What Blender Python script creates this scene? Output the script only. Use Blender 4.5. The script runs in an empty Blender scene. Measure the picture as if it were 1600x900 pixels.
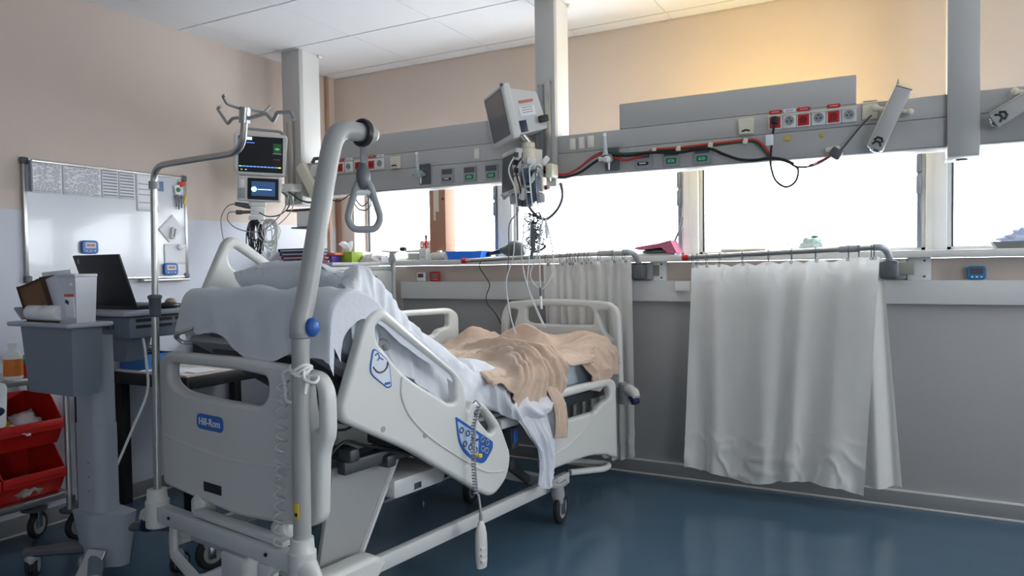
import bpy, bmesh, math, random
from mathutils import Vector, Matrix, Euler, noise

# ------------------------------------------------------------------ camera, world, exposure
SC = bpy.context.scene
COL = SC.collection
CAM_H = 1.274
F_PX, YAW, PITCH, ROLL = 1124.96, 0.496231, -0.030923, -0.014517


def camera():
    cy, sy = math.cos(YAW), math.sin(YAW)
    f = Vector((-sy, cy, 0)); r = Vector((cy, sy, 0)); u = Vector((0, 0, 1))
    f2 = f * math.cos(PITCH) + u * math.sin(PITCH)
    u2 = u * math.cos(PITCH) - f * math.sin(PITCH)
    r3 = r * math.cos(ROLL) + u2 * math.sin(ROLL)
    u3 = u2 * math.cos(ROLL) - r * math.sin(ROLL)
    cd = bpy.data.cameras.new('camera')
    cd.sensor_fit = 'HORIZONTAL'; cd.sensor_width = 36.0
    cd.lens = F_PX / 1600 * 36.0
    cd.clip_start = 0.05; cd.clip_end = 200
    co = bpy.data.objects.new('camera', cd)
    M = Matrix((r3, u3, -f2)).transposed().to_4x4()
    M.translation = (0, 0, CAM_H)
    co.matrix_world = M
    COL.objects.link(co)
    SC.camera = co


camera()

SKY = 5.0
wd = bpy.data.worlds.new('overcast_sky'); SC.world = wd
wd.use_nodes = True
bg = wd.node_tree.nodes['Background']
bg.inputs['Color'].default_value = (0.90, 0.95, 1.0, 1)
bg.inputs['Strength'].default_value = SKY

SC.view_settings.view_transform = 'Standard'
SC.view_settings.look = 'None'
SC.view_settings.gamma = 1.0
SC.view_settings.use_curve_mapping = False
SC.view_settings.exposure = 1.5

# room
LW, RW, BW, RY, CEIL = -3.79, 4.70, 4.21, -2.90, 2.704
WIN_Y = 4.37
SILL, LINT = 1.322, 2.06
WINS = [(-3.62, -2.441), (-2.331, -1.157), (-1.069, 0.11), (0.205, 1.38), (1.48, 2.65), (2.75, 3.92)]  # last one is out of view, added for more light from the right


def portal(x0, x1, z0, z1, y, back=False):
    ld = bpy.data.lights.new('daylight_portal', 'AREA')
    ld.shape = 'RECTANGLE'; ld.size = x1 - x0; ld.size_y = z1 - z0
    ld.cycles.is_portal = True
    o = bpy.data.objects.new('daylight_portal', ld)
    o.location = ((x0 + x1) / 2, y, (z0 + z1) / 2)
    o.rotation_euler = (math.radians(90), 0, math.radians(180 if back else 0))
    o.rotation_euler = (math.radians(-90 if not back else 90), 0, 0)
    COL.objects.link(o)


for a, b in WINS:
    portal(a, b, SILL, LINT, WIN_Y + 0.01)
REAR = (2.5, 4.3, 1.20, 2.35)        # unseen opening added behind the camera as fill light
portal(REAR[0], REAR[1], REAR[2], REAR[3], RY - 0.02, True)
SIDE = (2.0, 4.0, 1.20, 2.35)            # unseen opening added in the right hand wall to brighten the room
pd = bpy.data.lights.new('daylight_portal', 'AREA'); pd.shape = 'RECTANGLE'; pd.size = SIDE[3] - SIDE[2]; pd.size_y = SIDE[1] - SIDE[0]
pd.cycles.is_portal = True
po = bpy.data.objects.new('daylight_portal', pd); po.location = (RW + 0.02, (SIDE[0] + SIDE[1]) / 2, (SIDE[2] + SIDE[3]) / 2)
po.rotation_euler = (0, math.radians(90), 0); COL.objects.link(po)


# ------------------------------------------------------------------ helpers
def srgb(r, g, b):
    def f(c):
        c /= 255.0
        return c / 12.92 if c <= 0.04045 else ((c + 0.055) / 1.055) ** 2.4
    return (f(r), f(g), f(b))


MATS = {}


def mat(name, rgb, rough=0.5, metal=0.0, var=0.04, scale=9.0, bump=0.0, bscale=60.0, coat=0.0,
        emis=0.0, trans=0.0, alpha=1.0, wave=None, spec=0.5):
    if name in MATS:
        return MATS[name]
    m = bpy.data.materials.new(name); m.use_nodes = True
    nt = m.node_tree; N = nt.nodes; L = nt.links
    bs = N['Principled BSDF']
    col = srgb(*rgb)
    tc = N.new('ShaderNodeTexCoord')
    if var > 0:
        nz = N.new('ShaderNodeTexNoise'); nz.inputs['Scale'].default_value = scale
        nz.inputs['Detail'].default_value = 4
        L.new(tc.outputs['Object'], nz.inputs['Vector'])
        mx = N.new('ShaderNodeMix'); mx.data_type = 'RGBA'
        mx.inputs['A'].default_value = (*[c * (1 - var) for c in col], 1)
        mx.inputs['B'].default_value = (*[min(1, c * (1 + var)) for c in col], 1)
        L.new(nz.outputs['Fac'], mx.inputs['Factor'])
        L.new(mx.outputs['Result'], bs.inputs['Base Color'])
    else:
        bs.inputs['Base Color'].default_value = (*col, 1)
    bs.inputs['Roughness'].default_value = rough
    bs.inputs['Metallic'].default_value = metal
    bs.inputs['Specular IOR Level'].default_value = spec
    bs.inputs['Coat Weight'].default_value = coat
    bs.inputs['Transmission Weight'].default_value = trans
    bs.inputs['Alpha'].default_value = alpha
    if emis > 0:
        bs.inputs['Emission Color'].default_value = (*col, 1)
        bs.inputs['Emission Strength'].default_value = emis
    if bump > 0:
        nb = N.new('ShaderNodeTexNoise'); nb.inputs['Scale'].default_value = bscale
        nb.inputs['Detail'].default_value = 3
        L.new(tc.outputs['Object'], nb.inputs['Vector'])
        bp = N.new('ShaderNodeBump'); bp.inputs['Strength'].default_value = bump
        bp.inputs['Distance'].default_value = 0.01
        L.new(nb.outputs['Fac'], bp.inputs['Height'])
        L.new(bp.outputs['Normal'], bs.inputs['Normal'])
    MATS[name] = m
    return m


def thin_glass(name, tint=(1, 1, 1), fac=0.06, rough=0.02):
    if name in MATS:
        return MATS[name]
    m = bpy.data.materials.new(name); m.use_nodes = True
    nt = m.node_tree; N = nt.nodes; L = nt.links
    N.remove(N['Principled BSDF'])
    t = N.new('ShaderNodeBsdfTransparent'); t.inputs['Color'].default_value = (*tint, 1)
    g = N.new('ShaderNodeBsdfGlossy'); g.inputs['Roughness'].default_value = rough
    mx = N.new('ShaderNodeMixShader'); mx.inputs['Fac'].default_value = fac
    L.new(t.outputs[0], mx.inputs[1]); L.new(g.outputs[0], mx.inputs[2])
    L.new(mx.outputs[0], N['Material Output'].inputs['Surface'])
    MATS[name] = m
    return m


def sheer(name, rgb, fac=0.45, rough=0.3):
    """clear soft plastic: part see-through, part glossy white"""
    if name in MATS:
        return MATS[name]
    m = bpy.data.materials.new(name); m.use_nodes = True
    nt = m.node_tree; N = nt.nodes; L = nt.links
    bs = N['Principled BSDF']
    bs.inputs['Base Color'].default_value = (*srgb(*rgb), 1); bs.inputs['Roughness'].default_value = rough
    t = N.new('ShaderNodeBsdfTransparent')
    mx = N.new('ShaderNodeMixShader'); mx.inputs['Fac'].default_value = fac
    L.new(t.outputs[0], mx.inputs[1]); L.new(bs.outputs[0], mx.inputs[2])
    L.new(mx.outputs[0], N['Material Output'].inputs['Surface'])
    MATS[name] = m
    return m


def cloth_mat(name, rgb, trans=0.25, weave=900, var=0.05, bump=0.25):
    if name in MATS:
        return MATS[name]
    m = bpy.data.materials.new(name); m.use_nodes = True
    nt = m.node_tree; N = nt.nodes; L = nt.links
    bs = N['Principled BSDF']; bs.inputs['Roughness'].default_value = 0.9
    bs.inputs['Specular IOR Level'].default_value = 0.2
    bs.inputs['Sheen Weight'].default_value = 0.2
    col = srgb(*rgb)
    tc = N.new('ShaderNodeTexCoord')
    nz = N.new('ShaderNodeTexNoise'); nz.inputs['Scale'].default_value = 14; nz.inputs['Detail'].default_value = 6
    L.new(tc.outputs['Object'], nz.inputs['Vector'])
    mx = N.new('ShaderNodeMix'); mx.data_type = 'RGBA'
    mx.inputs['A'].default_value = (*[c * (1 - var) for c in col], 1)
    mx.inputs['B'].default_value = (*[min(1, c * (1 + var)) for c in col], 1)
    L.new(nz.outputs['Fac'], mx.inputs['Factor']); L.new(mx.outputs['Result'], bs.inputs['Base Color'])
    nb = N.new('ShaderNodeTexNoise'); nb.inputs['Scale'].default_value = 45; nb.inputs['Detail'].default_value = 5
    L.new(tc.outputs['Object'], nb.inputs['Vector'])
    bp = N.new('ShaderNodeBump'); bp.inputs['Strength'].default_value = bump; bp.inputs['Distance'].default_value = 0.008
    L.new(nb.outputs['Fac'], bp.inputs['Height']); L.new(bp.outputs['Normal'], bs.inputs['Normal'])
    if trans > 0:
        tr = N.new('ShaderNodeBsdfTranslucent'); tr.inputs['Color'].default_value = (*col, 1)
        ms = N.new('ShaderNodeMixShader'); ms.inputs['Fac'].default_value = trans
        L.new(bs.outputs[0], ms.inputs[1]); L.new(tr.outputs[0], ms.inputs[2])
        L.new(ms.outputs[0], N['Material Output'].inputs['Surface'])
    MATS[name] = m
    return m


def catmull(pts, n=6, closed=False):
    P = [Vector(p) for p in pts]
    out = []
    m = len(P)
    for i in range(m if closed else m - 1):
        if closed:
            a, b, c, d = P[(i - 1) % m], P[i], P[(i + 1) % m], P[(i + 2) % m]
        else:
            a, b, c, d = P[max(i - 1, 0)], P[i], P[i + 1], P[min(i + 2, m - 1)]
        for k in range(n):
            t = k / n
            out.append(0.5 * ((2 * b) + (c - a) * t + (2 * a - 5 * b + 4 * c - d) * t * t + (3 * b - a - 3 * c + d) * t ** 3))
    if not closed:
        out.append(P[-1])
    return out


def fillet(pts, r, n=4, closed=True):
    """round the corners of a polyline (2D or 3D); r is one radius or one per point"""
    P = [Vector(p) for p in pts]; m = len(P); out = []
    for i in range(m):
        rr = r[i] if isinstance(r, (list, tuple)) else r
        if (not closed and i in (0, m - 1)) or rr <= 0:
            out.append(P[i]); continue
        a = P[(i - 1) % m] - P[i]; b = P[(i + 1) % m] - P[i]
        la, lb = a.length, b.length
        d = min(rr, la * 0.45, lb * 0.45)
        p0 = P[i] + a / la * d; p1 = P[i] + b / lb * d
        for k in range(n + 1):
            t = k / n
            out.append(p0 * (1 - t) ** 2 + P[i] * 2 * t * (1 - t) + p1 * t * t)
    return out


class G:
    """a bmesh that collects shapes and becomes ONE mesh object"""
    def __init__(s):
        s.bm = bmesh.new()

    def box(s, c, size, r=0.0, rot=None, seg=2):
        M = Matrix.Translation(Vector(c))
        if rot is not None:
            M = M @ (Euler(rot).to_matrix().to_4x4() if not isinstance(rot, Matrix) else rot.to_4x4())
        M = M @ Matrix.Diagonal((*size, 1))
        res = bmesh.ops.create_cube(s.bm, size=1.0, matrix=M)
        if r > 0:
            vs = set(res['verts'])
            es = [e for e in s.bm.edges if e.verts[0] in vs and e.verts[1] in vs]
            bmesh.ops.bevel(s.bm, geom=es, offset=min(r, min(size) * 0.49), segments=seg, affect='EDGES', profile=0.5)
        return s

    def span(s, a, b, r=0.0, seg=2):
        c = [(p + q) / 2 for p, q in zip(a, b)]; d = [abs(q - p) for p, q in zip(a, b)]
        return s.box(c, d, r, seg=seg)

    def tube(s, path, r, seg=10, closed=False, cap=True, squash=None):
        P = [Vector(p) for p in path]; m = len(P)
        R = list(r) if isinstance(r, (list, tuple)) else [r] * m
        T = []
        for i in range(m):
            a = P[(i - 1) % m] if (closed or i > 0) else P[i]
            b = P[(i + 1) % m] if (closed or i < m - 1) else P[i]
            t = b - a
            T.append(t.normalized() if t.length > 1e-9 else Vector((0, 0, 1)))
        up = Vector((0, 0, 1)) if abs(T[0].z) < 0.9 else Vector((1, 0, 0))
        n = (up - T[0] * up.dot(T[0])).normalized()
        rings = []
        for i in range(m):
            if i > 0:
                n = n - T[i] * n.dot(T[i])
                if n.length < 1e-6:
                    n = T[i].orthogonal()
                n.normalize()
            b = T[i].cross(n)
            ring = []
            for k in range(seg):
                a = 2 * math.pi * k / seg
                sx, sy = (squash if squash else (1, 1))
                ring.append(s.bm.verts.new(P[i] + (n * math.cos(a) * sx + b * math.sin(a) * sy) * R[i]))
            rings.append(ring)
        for i in range(m if closed else m - 1):
            A, Bq = rings[i], rings[(i + 1) % m]
            for k in range(seg):
                s.bm.faces.new((A[k], A[(k + 1) % seg], Bq[(k + 1) % seg], Bq[k]))
        if cap and not closed:
            s.bm.faces.new(list(reversed(rings[0]))); s.bm.faces.new(rings[-1])
        return s

    def cyl(s, a, b, r, r2=None, seg=14):
        return s.tube([a, b], [r, r if r2 is None else r2], seg)

    def lathe(s, prof, c=(0, 0, 0), seg=18, M=None):
        rings = []
        M = M or Matrix.Identity(4)
        for (rr, z) in prof:
            if rr < 1e-6:
                rings.append([s.bm.verts.new(M @ (Vector((0, 0, z))) + Vector(c))]); continue
            rings.append([s.bm.verts.new(M @ Vector((rr * math.cos(2 * math.pi * k / seg), rr * math.sin(2 * math.pi * k / seg), z)) + Vector(c)) for k in range(seg)])
        for A, Bq in zip(rings, rings[1:]):
            for k in range(seg):
                k2 = (k + 1) % seg
                if len(A) == 1 and len(Bq) == 1: continue
                if len(A) == 1: s.bm.faces.new((A[0], Bq[k2], Bq[k]))
                elif len(Bq) == 1: s.bm.faces.new((A[k], A[k2], Bq[0]))
                else: s.bm.faces.new((A[k], A[k2], Bq[k2], Bq[k]))
        return s

    def ball(s, c, r, seg=12):
        rr = r if isinstance(r, (tuple, list)) else (r, r, r)
        bmesh.ops.create_uvsphere(s.bm, u_segments=seg, v_segments=max(6, seg // 2 + 2), radius=1.0,
                                  matrix=Matrix.Translation(Vector(c)) @ Matrix.Diagonal((*rr, 1)))
        return s

    def prism(s, poly, M, h, taper=1.0):
        """2D outline extruded by h along the local z of M"""
        A = [s.bm.verts.new(M @ Vector((p[0], p[1], 0))) for p in poly]
        cx = sum(p[0] for p in poly) / len(poly); cy = sum(p[1] for p in poly) / len(poly)
        Bq = [s.bm.verts.new(M @ Vector((cx + (p[0] - cx) * taper, cy + (p[1] - cy) * taper, h))) for p in poly]
        s.bm.faces.new(list(reversed(A))); s.bm.faces.new(Bq)
        for k in range(len(poly)):
            k2 = (k + 1) % len(poly)
            s.bm.faces.new((A[k], A[k2], Bq[k2], Bq[k]))
        return s

    def grid(s, fn, nu, nv, closed_u=False):
        V = [[s.bm.verts.new(fn(i / nu, j / nv)) for j in range(nv + 1)] for i in range(nu + (0 if closed_u else 1))]
        for i in range(nu):
            i2 = (i + 1) % len(V)
            for j in range(nv):
                s.bm.faces.new((V[i][j], V[i2][j], V[i2][j + 1], V[i][j + 1]))
        return s

    def mesh(s, me):
        s.bm.from_mesh(me); return s

    def xf(s, M):
        bmesh.ops.transform(s.bm, matrix=M, verts=s.bm.verts); return s

    def build(s, name, m, parent=None, loc=(0, 0, 0), rot=(0, 0, 0), angle=38, solid=0.0, subdiv=0):
        bmesh.ops.recalc_face_normals(s.bm, faces=s.bm.faces)
        me = bpy.data.meshes.new(name); s.bm.to_mesh(me); s.bm.free()
        me.polygons.foreach_set('use_smooth', [True] * len(me.polygons))
        me.set_sharp_from_angle(angle=math.radians(angle))
        o = bpy.data.objects.new(name, me); me.materials.append(m)
        COL.objects.link(o)
        o.location = loc; o.rotation_euler = rot
        if parent is not None: o.parent = parent
        if solid:
            md = o.modifiers.new('thickness', 'SOLIDIFY'); md.thickness = solid; md.offset = 0
        if subdiv:
            md = o.modifiers.new('smooth', 'SUBSURF'); md.levels = subdiv; md.render_levels = subdiv
        return o


def curve_mesh(loops, depth, bevel, res=2):
    """flat outline with holes -> solid with rounded edges, centred on z = 0"""
    cu = bpy.data.curves.new('outline', 'CURVE'); cu.dimensions = '2D'; cu.fill_mode = 'BOTH'
    cu.extrude = max(depth / 2 - bevel, 0.0001); cu.bevel_depth = bevel; cu.bevel_resolution = res; cu.offset = -bevel
    for lp in loops:
        sp = cu.splines.new('POLY'); sp.points.add(len(lp) - 1); sp.use_cyclic_u = True
        for p, q in zip(sp.points, lp): p.co = (q[0], q[1], 0, 1)
    ob = bpy.data.objects.new('outline', cu); COL.objects.link(ob)
    dg = bpy.context.evaluated_depsgraph_get()
    me = bpy.data.meshes.new_from_object(ob.evaluated_get(dg))
    bpy.data.objects.remove(ob); bpy.data.curves.remove(cu)
    return me


def text_mesh(body, size, depth=0.001, align='CENTER'):
    cu = bpy.data.curves.new('lettering', 'FONT'); cu.body = body; cu.size = size; cu.extrude = depth
    cu.align_x = align; cu.align_y = 'CENTER'
    ob = bpy.data.objects.new('lettering', cu); COL.objects.link(ob)
    dg = bpy.context.evaluated_depsgraph_get()
    me = bpy.data.meshes.new_from_object(ob.evaluated_get(dg))
    bpy.data.objects.remove(ob); bpy.data.curves.remove(cu)
    return me


def axes(x, y, o=(0, 0, 0)):
    x = Vector(x).normalized(); y = Vector(y).normalized(); z = x.cross(y)
    M = Matrix((x, y, z)).transposed().to_4x4(); M.translation = Vector(o)
    return M


def slab(loops, depth, bevel, M, name, m, parent=None, loc=(0, 0, 0), res=2):
    me = curve_mesh(loops, depth, bevel, res)
    g = G().mesh(me); bpy.data.meshes.remove(me); g.xf(M)
    return g.build(name, m, parent, loc)


def lettering(body, size, M, name, m, parent=None, loc=(0, 0, 0), depth=0.0008):
    me = text_mesh(body, size, depth)
    g = G().mesh(me); bpy.data.meshes.remove(me); g.xf(M)
    return g.build(name, m, parent, loc)


def tag(o, label=None, cat=None, group=None, kind=None):
    if label: o['label'] = label
    if cat: o['category'] = cat
    if group: o['group'] = group
    if kind: o['kind'] = kind
    return o


def thing(name, label, cat, loc=(0, 0, 0), rz=0.0, group=None):
    o = bpy.data.objects.new(name, None); COL.objects.link(o)
    o.empty_display_size = 0.1; o.location = loc; o.rotation_euler = (0, 0, rz)
    return tag(o, label, cat, group)


def struct(o):
    o['kind'] = 'structure'; return o


def dup(root, loc, rz=None, label=None, group=None):
    r = root.copy(); COL.objects.link(r); r.location = loc
    if rz is not None: r.rotation_euler = (0, 0, rz)
    if label: r['label'] = label
    if group: r['group'] = group
    for ch in [c for c in bpy.data.objects if c.parent == root]:
        c = ch.copy(); COL.objects.link(c); c.parent = r
        for gch in [d for d in bpy.data.objects if d.parent == ch]:
            d = gch.copy(); COL.objects.link(d); d.parent = c
    return r


def rect(x0, y0, x1, y1, r=0.0, n=4):
    p = [(x0, y0), (x1, y0), (x1, y1), (x0, y1)]
    return fillet(p, r, n) if r else [Vector(q) for q in p]


# ------------------------------------------------------------------ materials
random.seed(7)
M_BEIGE = mat('beige_wall_paint', (203, 189, 178), 0.75, var=0.03, scale=3, bump=0.05, bscale=250)
M_WHITEWALL = mat('white_wall_paint', (196, 200, 210), 0.6, var=0.02, scale=3, bump=0.04, bscale=250)
M_GREYWALL = mat('grey_wall_panel', (149, 148, 147), 0.55, var=0.02, scale=3, bump=0.03, bscale=250)
M_TRIM = mat('light_grey_trunking', (205, 205, 203), 0.45, var=0.02)
M_BASEB = mat('grey_skirting_vinyl', (128, 130, 132), 0.5, var=0.03)
M_SEAM = mat('pale_sealant', (196, 192, 184), 0.6, var=0.03)
M_TILE = mat('white_ceiling_tile', (240, 241, 243), 0.85, var=0.02, scale=2, bump=0.05, bscale=300)
M_GAP = mat('dark_shadow_gap', (40, 41, 45), 0.9, var=0)
M_FRAME = mat('window_frame_grey', (206, 208, 208), 0.45, var=0.02)
M_HINGE = mat('hinge_grey', (120, 128, 140), 0.4, metal=0.3, var=0.02)
M_GASKET = mat('black_gasket', (36, 38, 42), 0.7, var=0)
M_GLASS = thin_glass('window_glass')
M_BLIND = mat('white_blind_slat', (240, 242, 244), 0.5, var=0)
M_BEAM = mat('grey_lacquered_panel', (182, 181, 178), 0.45, var=0.02, scale=4)
M_BEAM2 = mat('grey_lacquered_panel_lower', (176, 175, 173), 0.45, var=0.02, scale=4)
M_COLW = mat('white_lacquer_lit', (230, 230, 226), 0.4, var=0.01)  # window light on undersides and column sides painted in as whiter lacquer
M_BED = mat('bed_plastic_warm_grey', (205, 206, 202), 0.38, var=0.015, scale=5)
M_BEDMET = mat('bed_frame_lacquer', (196, 198, 197), 0.32, var=0.02, scale=8)
M_POLE = mat('trapeze_grey_lacquer', (166, 167, 164), 0.35, var=0.02, scale=8)
M_DARKMET = mat('dark_bed_mechanism', (66, 70, 74), 0.45, metal=0.3, var=0.06)
M_STEEL = mat('brushed_steel', (186, 186, 182), 0.3, metal=0.9, var=0.04, scale=30)
M_CHROME = mat('chrome', (215, 217, 220), 0.14, metal=1.0, var=0)
M_BLACK = mat('black_plastic', (24, 25, 28), 0.45, var=0)
M_RUBBER = mat('black_rubber', (30, 31, 33), 0.7, var=0.05)
M_WHITE = mat('white_plastic', (226, 227, 224), 0.4, var=0.01)
M_CREAM = mat('cream_plastic', (222, 216, 196), 0.45, var=0.02)
M_GREYP = mat('grey_plastic', (150, 153, 156), 0.45, var=0.02)
M_DGREY = mat('dark_grey_plastic', (84, 88, 93), 0.45, var=0.02)
M_BLUE = mat('blue_plastic', (38, 92, 170), 0.4, var=0.03)
M_NAVY = mat('navy_plastic', (26, 36, 74), 0.4, var=0.02)
M_RED = mat('red_plastic', (196, 30, 26), 0.4, var=0.03)
M_GREEN = mat('green_label', (24, 122, 76), 0.5, var=0.02)
M_LINEN = cloth_mat('white_linen', (222, 226, 232), 0.15)
M_BLANKET = cloth_mat('beige_blanket', (204, 180, 160), 0.08, bump=0.35)
M_MATT = mat('pale_blue_mattress_cover', (176, 190, 200), 0.55, var=0.03)
M_CURTAIN = cloth_mat('grey_white_curtain', (224, 223, 219), 0.3, bump=0.12)
M_PAPER = mat('white_paper', (232, 233, 236), 0.8, var=0.01)
M_INK = mat('grey_print', (146, 150, 158), 0.8, var=0)
M_YELLOW = mat('yellow_plastic', (222, 186, 40), 0.5, var=0.02)
SC.cycles.max_bounces = 8
SC.cycles.diffuse_bounces = 5
SC.cycles.glossy_bounces = 3
SC.cycles.transparent_max_bounces = 12
# ------------------------------------------------------------------ the setting
def floor_mat():
    m = mat('blue_vinyl_floor', (72, 98, 118), 0.17, var=0.10, scale=5, bump=0.02, bscale=40)
    return m


struct(G().span((LW - 0.3, RY - 0.3, -0.1), (RW + 0.3, WIN_Y + 0.3, 0)).build('floor', floor_mat()))

# ceiling: slab with a tile field in view, each tile a part
g = G().span((LW - 0.3, RY - 0.3, CEIL + 0.018), (RW + 0.3, WIN_Y + 0.3, CEIL + 0.12))
ceil = struct(g.build('ceiling', M_GAP))
TX = [LW] + [-3.585 + 0.6 * k for k in range(0, 14)] + [RW]
TY = [RY] + [4.08 - 0.603 * k for k in range(11, -1, -1)] + [BW]
cache = {}
for i in range(len(TX) - 1):
    for j in range(len(TY) - 1):
        x0, x1, y0, y1 = TX[i], TX[i + 1], TY[j], TY[j + 1]
        gx, gy = 0.0020, 0.0065
        key = (round(x1 - x0, 3), round(y1 - y0, 3))
        if key not in cache:
            t = G().span((gx - key[0] / 2, gy - key[1] / 2, 0), (key[0] / 2 - gx, key[1] / 2 - gy, 0.02)).build('ceiling_tile', M_TILE, ceil)
            cache[key] = t.data
        else:
            t = bpy.data.objects.new('ceiling_tile', cache[key]); COL.objects.link(t); t.parent = ceil
        t.location = ((x0 + x1) / 2, (y0 + y1) / 2, CEIL)

# left wall: beige above, white wainscot paint below
wl = struct(G().span((LW - 0.2, RY - 0.2, 0), (LW, WIN_Y + 0.3, CEIL + 0.02)).build('wall_left', M_BEIGE))
G().span((LW - 0.001, RY, 0.0), (LW + 0.004, BW + 0.1, 1.582)).build('wainscot', M_WHITEWALL, wl)
struct(G().span((LW, RY, 0.006), (LW + 0.02, BW, 0.085), 0.003).build('baseboard_left', M_BASEB))
struct(G().span((LW, RY, 0), (LW + 0.026, BW, 0.009), 0.003).build('trim_1', M_SEAM))
# back wall with window band
XR = RW + 0.2
wb = G()
wb.span((LW - 0.2, BW, 0), (XR, BW + 0.28, SILL - 0.04))                     # below the sill
wb.span((LW - 0.2, BW, LINT), (XR, BW + 0.28, CEIL + 0.02))                  # above the windows
wb.span((LW - 0.2, BW, SILL - 0.04), (WINS[0][0], BW + 0.28, LINT))         # left reveal
wb.span((WINS[-1][1], BW, SILL - 0.04), (XR, BW + 0.28, LINT))
wbo = struct(wb.build('wall_back', M_BEIGE))
# grey wall panels below the trunking, with joints
PX = [-3.17, 0.62, 2.6, RW]
for a, b in zip(PX, PX[1:]):
    G().span((a + 0.002, BW - 0.012, 0.075), (b - 0.002, BW + 0.01, 1.06), 0.002).build('wall_panel', M_GREYWALL, wbo)
struct(G().span((LW, BW - 0.028, 0.006), (RW, BW, 0.082), 0.003).build('baseboard_back', M_BASEB))
struct(G().span((LW, BW - 0.034, 0), (RW, BW, 0.010), 0.003).build('trim_2', M_SEAM))
struct(G().span((LW, BW - 0.031, 0.080), (RW, BW, 0.088), 0.002).build('trim_3', M_TRIM))
# horizontal trunking rail
tr = struct(G().span((-3.165, BW - 0.045, 1.050), (RW, BW, 1.172), 0.004).build('trim_4', M_TRIM))
G().span((-1.165, BW - 0.062, 1.112), (-1.08, BW - 0.04, 1.170), 0.003).build('clip_cover', M_WHITE, tr)
# window sill board
struct(G().span((-3.165, BW - 0.11, 1.284), (RW, WIN_Y + 0.02, SILL), 0.006).build('trim_5', M_TRIM))
# other walls and the openings added in them for fill light
wr2 = G().span((RW, RY - 0.2, 0), (RW + 0.2, WIN_Y + 0.3, SIDE[2])).span((RW, RY - 0.2, SIDE[3]), (RW + 0.2, WIN_Y + 0.3, CEIL + 0.02))
wr2.span((RW, RY - 0.2, SIDE[2]), (RW + 0.2, SIDE[0], SIDE[3])).span((RW, SIDE[1], SIDE[2]), (RW + 0.2, WIN_Y + 0.3, SIDE[3]))
struct(wr2.build('wall_right', M_BEIGE))
wr = G()
wr.span((LW - 0.2, RY - 0.2, 0), (RW + 0.2, RY, REAR[2])).span((LW - 0.2, RY - 0.2, REAR[3]), (RW + 0.2, RY, CEIL + 0.02))
wr.span((LW - 0.2, RY - 0.2, REAR[2]), (REAR[0], RY, REAR[3])).span((REAR[1], RY - 0.2, REAR[2]), (RW + 0.2, RY, REAR[3]))
struct(wr.build('wall_rear', M_WHITEWALL))

# windows: frame, sash, pane, hinges, mullion
for n, (a, b) in enumerate(WINS, 1):
    f = G()
    y0, y1 = WIN_Y - 0.02, WIN_Y + 0.03
    z0, z1 = SILL - 0.002, LINT
    f.span((a, y0, z0), (a + 0.022, y1, z1), 0.003).span((b - 0.022, y0, z0), (b, y1, z1), 0.003)
    f.span((a, y0, z0), (b, y1, z0 + 0.022), 0.003).span((a, y0, z1 - 0.05), (b, y1, z1), 0.003)
    w = struct(f.build('window_%d' % n, M_FRAME))
    G().span((a + 0.02, WIN_Y + 0.004, z0 + 0.02), (b - 0.02, WIN_Y + 0.010, z1 - 0.04)).build('pane', M_GLASS, w)
    G().span((b - 0.040, y0 - 0.008, z0 + 0.02), (b - 0.020, y0 + 0.004, z1 - 0.05), 0.002).build('seal', M_HINGE, w)
    h = G()
    for zz in (1.62, 1.73):
        h.span((b - 0.044, y0 - 0.022, zz), (b - 0.018, y0, zz + 0.095), 0.004)
    h.build('hinge', M_HINGE, w)
    G().span((a + 0.022, y0 - 0.004, z0 + 0.02), (a + 0.030, y0 + 0.01, z1 - 0.05)).build('gasket', M_GASKET, w)
    lt = G().span((a + 0.20, y0 - 0.006, z0 + 0.018), (a + 0.24, y0, z0 + 0.032), 0.002)
    lt.build('catch', M_HINGE, w)
    if n in (1, 3, 4):
        sl = G(); k = 0; z = SILL + 0.03
        while z < LINT - 0.04:
            sl.box(((a + b) / 2, WIN_Y + 0.065, z), (b - a - 0.06, 0.024, 0.0008), rot=(math.radians(6), 0, 0)); z += 0.026
        for xx in (a + 0.2, (a + b) / 2, b - 0.2):
            sl.cyl((xx, WIN_Y + 0.065, SILL + 0.01), (xx, WIN_Y + 0.065, LINT - 0.02), 0.0012, seg=5)
        tag(sl.build('blind_slats', M_BLIND, w), kind='stuff')
n = 6
for (a, b) in zip([w[1] for w in WINS[:-1]], [w[0] for w in WINS[1:]]):
    t = G().span((a, WIN_Y - 0.05, SILL - 0.002), (b, WIN_Y + 0.05, LINT), 0.004)
    t.span((a + 0.035, WIN_Y - 0.054, SILL), (a + 0.039, WIN_Y - 0.04, LINT))
    struct(t.build('trim_%d' % n, M_FRAME)); n += 1
# boxed pillar standing in the first window bay
pl = struct(G().span((-2.935, BW + 0.0, SILL + 0.05), (-2.80, BW + 0.13, LINT), 0.003).build('trim_10', mat('tan_pillar_paint', (146, 108, 84), 0.7)))
G().span((-2.880, BW - 0.004, 1.66), (-2.852, BW + 0.002, 1.88)).build('tape', mat('old_tape', (190, 178, 166), 0.6), pl)
G().span((-2.895, BW - 0.005, 1.60), (-2.880, BW + 0.002, 1.86)).build('tape', mat('old_tape', (190, 178, 166), 0.6), pl)
G().span((-2.826, BW - 0.005, 1.74), (-2.810, BW + 0.002, 1.755)).build('bolt_plate', mat('dark_brown', (66, 48, 40), 0.7), pl)
G().span((-2.93, BW + 0.01, SILL), (-2.81, BW + 0.12, SILL + 0.05)).build('plinth_or_gap', mat('dark_brown', (66, 48, 40), 0.7), pl)  # dark block painted in for the shaded gap under the pillar
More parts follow.
